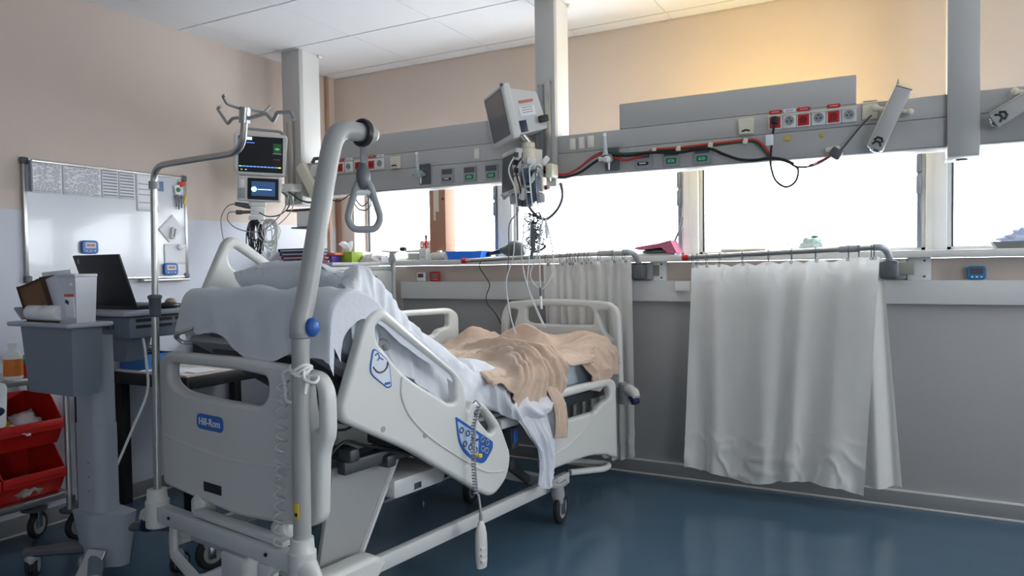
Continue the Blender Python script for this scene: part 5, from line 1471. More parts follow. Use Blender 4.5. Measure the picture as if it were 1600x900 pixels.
g = G().lathe([(0.0, 0.0), (0.020, 0.005), (0.034, 0.04), (0.055, 0.08), (0.060, 0.12), (0.052, 0.16), (0.030, 0.19), (0.0, 0.195)], M=Matrix.Rotation(math.radians(90), 4, 'Y'), c=(-0.03, 0, 0.058)); g.build('bag', mat('bag_grey_green', (62, 72, 70), 0.5), am)
G().cyl((-0.115, 0, 0.035), (-0.02, 0, 0.05), 0.012, 0.018).build('neck', M_BLACK, am)
G().cyl((-0.135, 0, 0.035), (-0.105, 0, 0.035), 0.020).build('connector', M_NAVY, am)
ta = thing('pink_folder', 'pink cloth folder propped on dark trays on the sill', 'folder', (-1.27, 4.20, SILL))
def pinkf(u, v):
    x = -0.13 + 0.25 * u; y = -0.07 + 0.14 * v
    return Vector((x, y, 0.045 + 0.045 * u - 0.06 * smooth(0.75, 1.0, u) * (1 - v) + 0.008 * math.sin(u * 7) + 0.02 * v))
G().prism([(-0.135, 0.040), (-0.125, 0.052), (0.02, 0.072), (0.085, 0.088), (0.122, 0.014), (0.070, 0.012), (0.03, 0.046), (-0.10, 0.034)], axes((1, 0, 0), (0, 0, 1), (0, 0.07, 0)), 0.14).build('cover', mat('dusty_pink', (166, 84, 112), 0.6), ta)
G().ball((0.0, 0, 0.022), (0.11, 0.06, 0.022)).build('dark_filling', M_DGREY, ta)
G().box((-0.02, 0.0, 0.006), (0.26, 0.12, 0.010), 0.004).build('tray', M_STEEL, ta)
put(G().tube(catmull([(0, 0, 0), (0.02, 0, 0.04), (0.04, 0.005, 0.09), (0.047, 0.01, 0.14)], 6), 0.0065, 8), 'grey_hose_end', M_DGREY, (-1.19, 4.24, SILL + 0.085), 'short grey hose rising behind the pink folder', 'hose')
put(G().lathe([(0, 0.0), (0.07, 0.0), (0.10, 0.028), (0.07, 0.040), (0, 0.046)]), 'green_mask', mat('mint_translucent', (150, 186, 172), 0.4), (-1.53, 4.22, SILL), 'pale green face mask behind the first curtain elbow', 'mask')
put(G().box((0, 0, 0.022), (0.24, 0.12, 0.012), 0.003).box((0, 0, 0.008), (0.22, 0.11, 0.014), 0.002), 'sill_book', mat('beige_board', (196, 190, 178), 0.6), (-0.78, 4.21, SILL), 'beige flat box on the sill above the wide curtain', 'box')
ba = thing('tray_of_tubing', 'shallow wire tray with crumpled clear tubing bag on the sill', 'tray', (-0.42, 4.22, SILL))
g = G().tube([(-0.13, -0.05, 0.075), (-0.125, -0.05, 0.035), (-0.09, -0.05, 0.018), (0.12, -0.05, 0.028), (0.125, -0.05, 0.045)], 0.003, 6).tube([(-0.09, 0.05, 0.018), (0.12, 0.05, 0.028)], 0.003, 6).span((-0.09, -0.05, 0.004), (0.12, 0.05, 0.016), 0.003); g.build('wire_tray', M_GREYP, ba)
def bagf(u, v):
    th = u * 2 * math.pi; ph = v * math.pi / 2
    q = Vector((math.cos(th) * math.sin(ph), math.sin(th) * math.sin(ph), math.cos(ph)))
    r = 1 + 0.4 * noise.noise(q * 3) + 0.2 * noise.noise(q * 8)
    return Vector((q.x * 0.06 * r - 0.01, q.y * 0.04 * r, 0.02 + max(q.z * 0.055 * r, 0)))
G().grid(bagf, 28, 12, closed_u=True).build('tubing_bag', sheer('teal_wrap', (168, 196, 196), 0.9), ba, angle=180)
G().ball((0.005, 0, 0.085), (0.02, 0.012, 0.008), 8).build('teal_clip', mat('teal', (40, 120, 116), 0.5), ba)
kb = thing('kidney_dish', 'grey cardboard dish of wrapped supplies at the right edge', 'dish', (0.53, 4.20, SILL))
frus(0.001, 0.034, 0.125, 0.06, 0.148, 0.075, 0.004).build('dish', mat('pulp_grey', (128, 132, 132), 0.8), kb)
def bagk(u, v):
    p = bagf(u, v); return Vector((p.x * 2.1 + 0.05, p.y * 1.3, p.z * 1.05 + 0.012))
G().grid(bagk, 28, 12, closed_u=True).build('wrapped_packs', sheer('blue_wrap', (160, 176, 214), 0.9), kb, angle=180)
G().box((0.03, -0.02, 0.04), (0.08, 0.05, 0.012), 0.004, rot=(0, -0.2, 0.2)).build('green_pack', mat('leaf_green', (120, 160, 90), 0.6), kb)
# timers on the trunking rail
RT = 1.172
timer((-2.985, BW - 0.026, RT + 0.033), 'y', M_WHITE, 'white square timer standing on the wall rail', (0.072, 0.064), oval=False, screen=mat('lcd_dark', (66, 74, 84), 0.4))
timer((-2.868, BW - 0.026, RT + 0.034), 'y', M_RED, 'red square timer standing on the wall rail', (0.074, 0.066), oval=False, screen=mat('lcd_green', (120, 136, 124), 0.4))
timer((0.322, BW - 0.026, RT + 0.034), 'y', mat('timer_teal', (26, 116, 164), 0.35), 'blue oval timer on the wall rail near the right edge', (0.080, 0.068), screen=mat('lcd_dark', (46, 54, 64), 0.4))
# white bracket plates between sill and rail
for k, (a, b) in enumerate([(-1.32, -1.225), (0.025, 0.130)]):
    t = thing('bracket_plate', ['white screwed plate left of the wide curtain', 'white screwed plate right of the wide curtain'][k], 'plate', ((a + b) / 2, BW - 0.02, 1.228), group='white bracket plates')
    w = (b - a) / 2
    G().span((-w, -0.015, -0.056), (w, 0.019, 0.056), 0.002).build('plate', M_WHITE, t)
    for z in (-0.038, 0.042): G().cyl((w * 0.45, -0.015, z), (w * 0.45, -0.020, z), 0.006, seg=8).build('screw', M_DGREY, t)


# ------------------------------------------------------------------ swing-arm curtains
def curtain_arm(x_tip, z_tip, x_el, z_el, label, Y=3.95):
    t = thing('curtain_arm', label, 'curtain rod', (x_el + 0.03, 4.13, 1.235), group='swing-arm curtain rods')
    o = Vector((x_el + 0.03, 4.13, 1.235))
    P_ = lambda x, y, z: Vector((x, y, z)) - o
    tip = P_(x_tip, Y, z_tip); el = P_(x_el, Y, z_el)
    G().cyl(tip, el, 0.0135, seg=14).build('rod', M_STEEL, t)
    d = (el - tip).normalized()
    G().cyl(tip - d * 0.030, tip + d * 0.004, 0.017, seg=14).build('red_tip', M_RED, t)
    G().cyl(el - d * 0.17, el - d * 0.075, 0.0175, seg=14).build('sleeve', M_GREYP, t)
    g = G().tube(catmull([el - d * 0.02, el + d * 0.01, P_(x_el + 0.035, Y + 0.03, z_el - 0.012), P_(x_el + 0.05, Y + 0.06, z_el - 0.05), P_(x_el + 0.05, Y + 0.085, z_el - 0.085)], 6), 0.017, 12); g.build('elbow', M_GREYP, t)
    G().span(P_(x_el + 0.008, Y + 0.045, 1.178), P_(x_el + 0.095, Y + 0.125, 1.275), 0.02, seg=3).build('hinge_housing', M_DGREY, t)
    G().span(P_(x_el + 0.085, max(4.09, Y + 0.09), 1.18), P_(x_el + 0.125, 4.21, 1.275), 0.004).build('wall_bracket', M_GREYP, t)
    G().span(P_(x_el + 0.0, max(4.06, Y + 0.12), 1.20), P_(x_el + 0.16, 4.208, 1.265), 0.004).build('mount_plate', mat('yellowed_grey', (132, 130, 120), 0.5), t)
    return lambda x: z_tip + (z_el - z_tip) * (x - x_tip) / (x_el - x_tip)


def curtain(name, label, xt0, xt1, xb0, xb1, zb, rod, amp, waves, hooks, seed, flap=None, Y=3.95, YR=None):
    YR = YR or Y
    t = thing(name, label, 'curtain', ((xt0 + xt1) / 2, Y, 0.1), group='white partition curtains')
    o = Vector(((xt0 + xt1) / 2, Y, 0.1))

    def fn(u, v):
        s = u
        x = (xt0 + (xt1 - xt0) * s) * (1 - v) + (xb0 + (xb1 - xb0) * s) * v
        ztop = rod(x) - 0.045
        dip = 0.0
        if hooks:
            d = min(abs(x - hx) for hx in hooks); dip = min(d / 0.06, 1.0) ** 2 * 0.018
        zbot = zb + 0.02 * math.sin(s * 9 + seed) + 0.012 * noise.noise(Vector((s * 14, seed, 0)))
        zz = (ztop - dip * (1 - v) ** 6) * (1 - v) + zbot * v
        ph = s * waves + 0.5 * noise.noise(Vector((s * 5, v * 0.8, seed)))
        y = amp * (0.35 + 0.65 * v) * math.sin(ph * 2 * math.pi) + 0.6 * amp * noise.noise(Vector((s * waves * 1.3, v * 1.5, seed + 3)))
        y += 0.010 * noise.noise(Vector((s * 18, v * 9, seed + 9))) * (smooth(0.12, 0.0, v) + smooth(0.8, 1.0, v) + 0.15)
        r = (1 - abs(noise.noise(Vector((s * 9, v * 12, seed + 5))))) ** 6
        y -= 0.010 * r * (smooth(0.15, 0.02, v) + 1.2 * smooth(0.72, 0.9, v))
        return Vector((x, Y + y, zz)) - o
    G().grid(fn, 150, 90).build('cloth', M_CURTAIN, t, angle=180)
    if flap:
        (a0, a1, b0, b1, zf) = flap
        def ff(u, v):
            x = (a0 + (a1 - a0) * u) * (1 - v) + (b0 + (b1 - b0) * u) * v
            return Vector((x, Y + 0.05 + 0.03 * math.sin(u * 8 + 1) * (0.4 + v) + 0.05 * u, (rod(x) - 0.05) * (1 - v) + zf * v)) - o
        G().grid(ff, 30, 40).build('side_flap', M_CURTAIN, t, angle=180)
    for hx in hooks:
        z = rod(hx)
        g = G().tube([Vector((hx + 0.004 * math.sin(hx * 70), YR + 0.021 * math.cos(a), z - 0.012 + 0.032 * math.sin(a))) - o for a in [2 * math.pi * k / 14 for k in range(14)]], 0.0022, 5, closed=True)
        g.tube([Vector((hx + 0.006 * math.cos(a), Y - 0.008, z - 0.053 + 0.006 * math.sin(a))) - o for a in [2 * math.pi * k / 10 for k in range(10)]], 0.002, 5, closed=True)
        g.build('curtain_ring', M_DGREY, t)
    return t


rodB = curtain_arm(-1.035, 1.306, -0.105, 1.338, 'long steel curtain rod with red tip holding the wide curtain')
rodA = curtain_arm(-2.535, 1.312, -1.425, 1.345, 'steel curtain rod with red tip reaching over the sill clutter', 4.05)
curtain('wide_curtain', 'wide white curtain hanging open in front of the grey wall', -1.015, -0.095, -1.06, -0.165, 0.118, rodB, 0.018, 4.3,
        [-1.005, -0.985, -0.93, -0.865, -0.74, -0.615, -0.50, -0.38, -0.235, -0.185, -0.13, -0.115], 1.3, (-0.20, -0.085, -0.19, 0.005, 0.135))
curtain('bunched_curtain', 'white curtain bunched up in folds behind the footboard', -1.985, -1.405, -1.95, -1.395, 0.115, rodA, 0.016, 9.0,
        [-1.95, -1.85, -1.80, -1.78, -1.745, -1.72, -1.69, -1.66, -1.60, -1.51, -1.44], 4.1, None, 4.085, 4.05)
# ------------------------------------------------------------------ monitors on the columns
mn = thing('patient_monitor', 'vital signs monitor with dark screen on the left column arm', 'monitor', (-3.45, 3.16, 1.975))
vn = Vector((0.70, -0.71, -0.05)).normalized()
Mz = axes(Vector((0.71, 0.70, -0.035)), (vn.cross(Vector((0.71, 0.70, -0.035)).normalized())), (0, 0, 0))
fw = lambda d: Mz @ Matrix.Translation((0, 0, d))
SCR = mat('screen_black', (12, 15, 22), 0.35, var=0, emis=0.05, spec=0.2)
slab([fillet([(-0.150, -0.095), (-0.125, -0.128), (0.150, -0.128), (0.162, 0.115), (0.150, 0.128), (-0.138, 0.128), (-0.150, 0.115)], 0.015, 4)], 0.060, 0.012, fw(-0.03), 'housing', M_BED, mn)
slab([rect(-0.122, -0.108, 0.135, 0.108, 0.004)], 0.004, 0.001, fw(0.001), 'screen', SCR, mn)
def glyph(x0, y0, x1, y1, c, name, parent, MM, e=0.8):
    g = G().span((x0, y0, 0.0032), (x1, y1, 0.0040)); g.xf(MM); return g.build(name, mat('glow_%d_%d_%d' % c, c, 0.5, var=0, emis=e), parent)
Mf = fw(0.001)
glyph(-0.095, 0.085, -0.045, 0.102, (190, 214, 240), 'name_field', mn, Mf)
glyph(-0.075, 0.066, -0.030, 0.070, (70, 110, 190), 'text_line', mn, Mf)
glyph(0.078, 0.012, 0.125, 0.070, (20, 70, 40), 'green_panel', mn, Mf, 0.2)
lettering('-:-', 0.03, fw(0.0055) @ Matrix.Translation((0.102, 0.04, 0)), 'reading', mat('glow_green', (120, 230, 130), 0.5, var=0, emis=1.0), mn)
glyph(0.075, 0.008, 0.128, 0.010, (150, 150, 150), 'panel_rule', mn, Mf, 0.4)
for k in range(3): glyph(-0.112, 0.078 - 0.022 * k, -0.104, 0.084 - 0.022 * k, (120, 150, 200), 'icon', mn, Mf, 0.5)
lettering('- - -', 0.022, fw(0.0045) @ Matrix.Translation((0.10, -0.025, 0)), 'reading', mat('glow_red', (200, 60, 60), 0.5, var=0, emis=0.6), mn)
for k in range(12):
    c = (90, 220, 110) if k == 0 else ((230, 220, 90) if k == 11 else (90, 130, 200))
    glyph(-0.118 + 0.0205 * k, -0.078, -0.101 + 0.0205 * k, -0.072, c, 'soft_key', mn, Mf, 0.7)
for k in (0, 1): glyph(-0.108 + 0.025 * k, -0.098, -0.098 + 0.025 * k, -0.092, (170, 170, 180), 'soft_key', mn, Mf, 0.5)
g = G().tube(fillet([(-0.10, 0.126, -0.03), (-0.08, 0.155, -0.03), (0.12, 0.150, -0.03), (0.14, 0.126, -0.03)], 0.02, 3, False), 0.009, 8); g.xf(Mz); g.build('carry_handle', M_GREYP, mn)
m2 = thing('module_monitor', 'small monitor with blue start screen below the vital signs monitor', 'monitor', (-3.455, 3.155, 1.765))
slab([rect(-0.128, -0.076, 0.128, 0.076, 0.016, 4)], 0.07, 0.010, fw(-0.035), 'housing', M_BED, m2)
slab([rect(-0.068, -0.064, 0.112, 0.066, 0.006)], 0.004, 0.001, fw(0.001), 'screen', SCR, m2)
glyph(-0.045, -0.042, 0.092, 0.046, (28, 52, 84), 'blue_field', m2, Mf, 0.6)
g = G().lathe([(0, 0), (0.016, 0), (0.016, 0.001), (0, 0.001)], (-0.03, -0.002, 0.0042)); g.xf(Mf); g.build('round_logo', mat('glow_cyan', (130, 220, 240), 0.5, var=0, emis=1.2), m2)
glyph(-0.008, -0.0045, 0.072, -0.0005, (200, 220, 235), 'start_line', m2, Mf @ Matrix.Translation((0, 0, 0.001)), 1.0)
g = G().span((-0.112, 0.010, 0.001), (-0.085, 0.055, 0.004), 0.003); g.xf(Mf); g.build('side_key', M_WHITE, m2)
g = G().span((-0.118, -0.060, 0.001), (-0.080, 0.002, 0.003), 0.003); g.xf(Mf); g.build('side_grille', M_GREYP, m2)
rk = thing('module_rack', 'white plug-in module rack under the small monitor', 'module', (-3.485, 3.15, 1.66))
for k, (a, b) in enumerate([(0.0, 0.03), (-0.052, -0.004), (-0.088, -0.056)]):
    g = G().span((-0.040 + 0.01 * (k % 2), a, -0.05), (0.060 - 0.005 * k, b, -0.005), 0.006); g.xf(Mz); g.build('module', M_WHITE, rk)
g = G().tube([(-0.12, 0.012, -0.02), (-0.06, 0.004, -0.02), (-0.03, -0.004, -0.02)], [0.012, 0.018, 0.014], 10); g.xf(Mz); g.build('sensor_plug', M_DGREY, rk)
g = G().cyl((-0.115, -0.040, -0.02), (-0.078, -0.038, -0.02), 0.014).cyl((-0.078, -0.038, -0.02), (-0.03, -0.034, -0.02), 0.010); g.xf(Mz); g.build('cuff_plug', M_DGREY, rk)
# support arm from the left column
G().span((-0.06, -0.10, -0.03), (0.05, 0.0, 0.02), 0.012).build('column_clamp', M_WHITE, colL, (0.0525, -0.12, 0.10))
G().tube([(-0.03, -0.07, -0.005), (-0.05, -0.20, -0.005), (-0.01, -0.29, -0.005)], [0.022, 0.018, 0.018], 10).build('monitor_link', M_WHITE, colL, (0.0525, -0.12, 0.10))
G().box((0.175, -0.06, 0.015), (0.075, 0.05, 0.29), 0.018, rot=(0, math.radians(-32), 0)).build('spring_arm', M_CREAM, colL, (0.0525, -0.12, 0.10))
G().cyl((0.24, -0.095, -0.075), (0.24, -0.03, -0.075), 0.022).build('arm_joint', M_CREAM, colL, (0.0525, -0.12, 0.10))
G().span((0.16, -0.05, 0.055), (0.30, 0.05, 0.135), 0.02).build('arm_head', M_WHITE, colL, (0.0525, -0.12, 0.10))
g = G().tube([(0.20, -0.06, 0.14), (0.22, -0.06, 0.165), (0.26, -0.05, 0.165)], 0.012, 8); g.build('arm_hook', M_DGREY, colL, (0.0525, -0.12, 0.10))
cs = thing('cable_shelf', 'white cable box with dark shelf at the foot of the left column', 'shelf', (-3.36, 3.45, 1.57))
G().span((-0.10, -0.08, 0.07), (0.14, 0.06, 0.082), 0.002).build('shelf_plate', M_BLACK, cs)
G().span((-0.012, -0.075, -0.03), (0.12, 0.05, 0.068), 0.004).build('box', M_WHITE, cs)
G().span((-0.06, -0.076, -0.040), (0.14, 0.05, -0.031), 0.002).build('lower_plate', M_DGREY, cs)

# second monitor, seen from the side on the middle column
A_, B_, C_, D_ = Vector((-2.042, 3.42, 2.172)), Vector((-1.778, 3.2, 2.211)), Vector((-1.713, 3.2, 1.893)), Vector((-1.926, 3.42, 1.924))
cen = (A_ + B_ + C_ + D_) / 4
xa = ((B_ - A_) + (C_ - D_)).normalized(); ya = ((A_ - D_) + (B_ - C_)); ya = (ya - xa * ya.dot(xa)).normalized()
m3 = thing('tilted_monitor', 'bedside monitor seen from its side, tilted down on the middle column', 'monitor', cen)
Mt = axes(xa, ya)
slab([rect(-0.165, -0.140, 0.165, 0.140, 0.02, 4)], 0.045, 0.012, Mt @ Matrix.Translation((0, 0, -0.022)), 'front_bezel', M_BED, m3)
slab([rect(-0.140, -0.115, 0.140, 0.120, 0.004)], 0.004, 0.001, Mt @ Matrix.Translation((0, 0, 0.001)), 'screen', mat('dull_screen', (92, 94, 98), 0.25, var=0.02), m3)
g = G().prism(fillet([(-0.045, -0.125), (-0.045, 0.115), (-0.19, 0.075), (-0.21, -0.115)], 0.012, 3), Mt @ axes((0, 0, 1), (0, 1, 0), (0.135, 0, 0)), 0.27); g.build('rear_housing', M_TRIM, m3)
g = G().span((0.1355, -0.035, -0.16), (0.137, 0.012, -0.075)); g.xf(Mt); g.build('type_label', M_PAPER, m3)
g = G().span((0.1355, 0.03, -0.16), (0.137, 0.045, -0.08)); g.xf(Mt); g.build('red_label', mat('faded_red', (190, 120, 110), 0.6), m3)
g = G().span((0.1355, -0.115, -0.10), (0.138, -0.055, -0.06), 0.001); g.xf(Mt); g.build('port_panel', M_NAVY, m3)
for k in range(3):
    g = G().span((0.137, -0.02 + 0.012 * k, -0.15), (0.1374, -0.016 + 0.012 * k, -0.09)); g.xf(Mt); g.build('label_line', M_INK, m3)
g = G().span((0.1360, -0.085, -0.215), (0.165, -0.050, -0.165), 0.006); g.xf(Mt); g.build('power_plug', M_BLACK, m3)
g = G().cyl((0.155, 0.13, -0.01), (0.155, 0.135, 0.004), 0.009, seg=8); g.xf(Mt); g.build('alarm_lamp', M_DGREY, m3)
m4 = thing('gas_module', 'small grey module with square buttons under the tilted monitor', 'module', (-1.83, 3.36, 1.77))
Mq = axes((0.80, -0.58, 0.06), (0.05, -0.03, 1))
slab([rect(-0.085, -0.112, 0.085, 0.112, 0.010, 3)], 0.16, 0.008, Mq @ Matrix.Translation((0, 0, -0.08)), 'housing', M_TRIM, m4)
slab([rect(-0.075, -0.100, 0.065, 0.085, 0.004)], 0.004, 0.001, Mq @ Matrix.Translation((0, 0, 0.001)), 'screen', mat('dark_dull_screen', (70, 74, 80), 0.3), m4)
for i in range(4):
    for j in range(2):
        g = G().span((0.0855, 0.060 - 0.040 * i, -0.060 + 0.045 * j), (0.0875, 0.086 - 0.040 * i, -0.035 + 0.045 * j), 0.0008); g.xf(Mq); g.build('square_button', M_BLACK, m4)
g = G().tube([(-0.085, -0.112, 0), (-0.05, -0.130, 0.0), (0.09, -0.115, 0.0), (0.11, -0.10, -0.12)], 0.010, 8); g.xf(Mq); g.build('chrome_lip', M_CHROME, m4)
ca = thing('column_carriage', 'white and grey clamp carriage holding pumps on the middle column', 'equipment mount', (-1.685, 3.44, 1.75))
G().lathe([(0, 0), (0.040, 0), (0.044, 0.01), (0.044, 0.075), (0.034, 0.085), (0.034, 0.11), (0, 0.11)], (-0.035, -0.06, 0.055)).build('swivel_cup', M_CREAM, ca)
G().cyl((-0.035, -0.06, 0.165), (-0.06, -0.10, 0.215), 0.020).build('swivel_stem', M_STEEL, ca)
G().span((-0.06, -0.11, -0.03), (0.03, -0.01, 0.055), 0.012).build('clamp_block', M_WHITE, ca)
G().lathe([(0.018, -0.02), (0.045, -0.02), (0.045, 0.02), (0.018, 0.02)], M=Matrix.Rotation(math.radians(90), 4, 'Y'), c=(-0.02, -0.10, -0.015), seg=20).build('blue_ring', mat('slate_blue', (76, 92, 112), 0.45), ca)
g = G().tube(catmull([(0.02, -0.10, 0.01), (0.03, -0.11, -0.05), (0.02, -0.11, -0.12), (-0.02, -0.11, -0.15)], 5), 0.024, 10); g.build('handle_arm', mat('slate_blue', (76, 92, 112), 0.45), ca)
G().span((0.005, -0.12, -0.12), (0.045, -0.05, 0.02), 0.008).build('grey_block', M_GREYP, ca)
G().span((0.045, -0.10, -0.095), (0.065, -0.05, -0.02), 0.006).build('white_knob', M_CREAM, ca)
G().cyl((0.06, -0.07, -0.075), (0.085, -0.075, -0.075), 0.012).build('red_cap', mat('dark_red_cap', (120, 40, 44), 0.5), ca)
G().span((-0.07, -0.13, -0.17), (0.0, -0.06, -0.10), 0.008).build('dark_block', M_DGREY, ca)
G().span((0.06, -0.06, -0.02), (0.10, 0.02, 0.05), 0.008).build('cream_lever', M_CREAM, ca)
for k, (x, y, z, sx, sy, sz, m) in enumerate([(-0.085, -0.10, 0.02, 0.03, 0.04, 0.07, M_WHITE), (-0.06, -0.14, -0.06, 0.035, 0.03, 0.09, M_CREAM), (0.015, -0.13, 0.06, 0.05, 0.04, 0.035, M_WHITE), (0.055, -0.11, -0.13, 0.04, 0.04, 0.05, M_GREYP), (-0.025, -0.15, -0.11, 0.03, 0.03, 0.06, M_TRIM), (-0.10, -0.08, -0.05, 0.03, 0.03, 0.05, M_DGREY), (0.03, -0.14, -0.03, 0.03, 0.02, 0.06, M_TRIM), (0.075, -0.09, 0.06, 0.03, 0.03, 0.05, M_WHITE)]):
    G().box((x, y, z), (sx, sy, sz), 0.008, rot=(0.1 * k, 0.15 * (k % 3 - 1), 0.3 * k)).build('fitting', m, ca)
for k in range(5):
    g = G().tube(catmull([(-0.08 + 0.035 * k, -0.12, 0.10 - 0.02 * k), (-0.10 + 0.04 * k, -0.16, 0.02), (-0.06 + 0.03 * k, -0.17, -0.08), (-0.07 + 0.03 * k, -0.13, -0.17)], 5), 0.004, 6); g.build('short_lead', [M_WHITE, M_BLACK, M_GREYP, M_WHITE, M_DGREY][k], ca)
pm = thing('suction_jar', 'translucent grey canister hanging left of the column carriage', 'canister', (-1.80, 3.38, 1.60))
G().lathe([(0, 0), (0.030, 0), (0.034, 0.01), (0.034, 0.12), (0.028, 0.13), (0, 0.13)]).build('jar', sheer('milky_jar', (150, 152, 156), 0.85), pm)
G().lathe([(0, 0.128), (0.036, 0.128), (0.036, 0.145), (0, 0.148)]).build('lid', M_WHITE, pm)
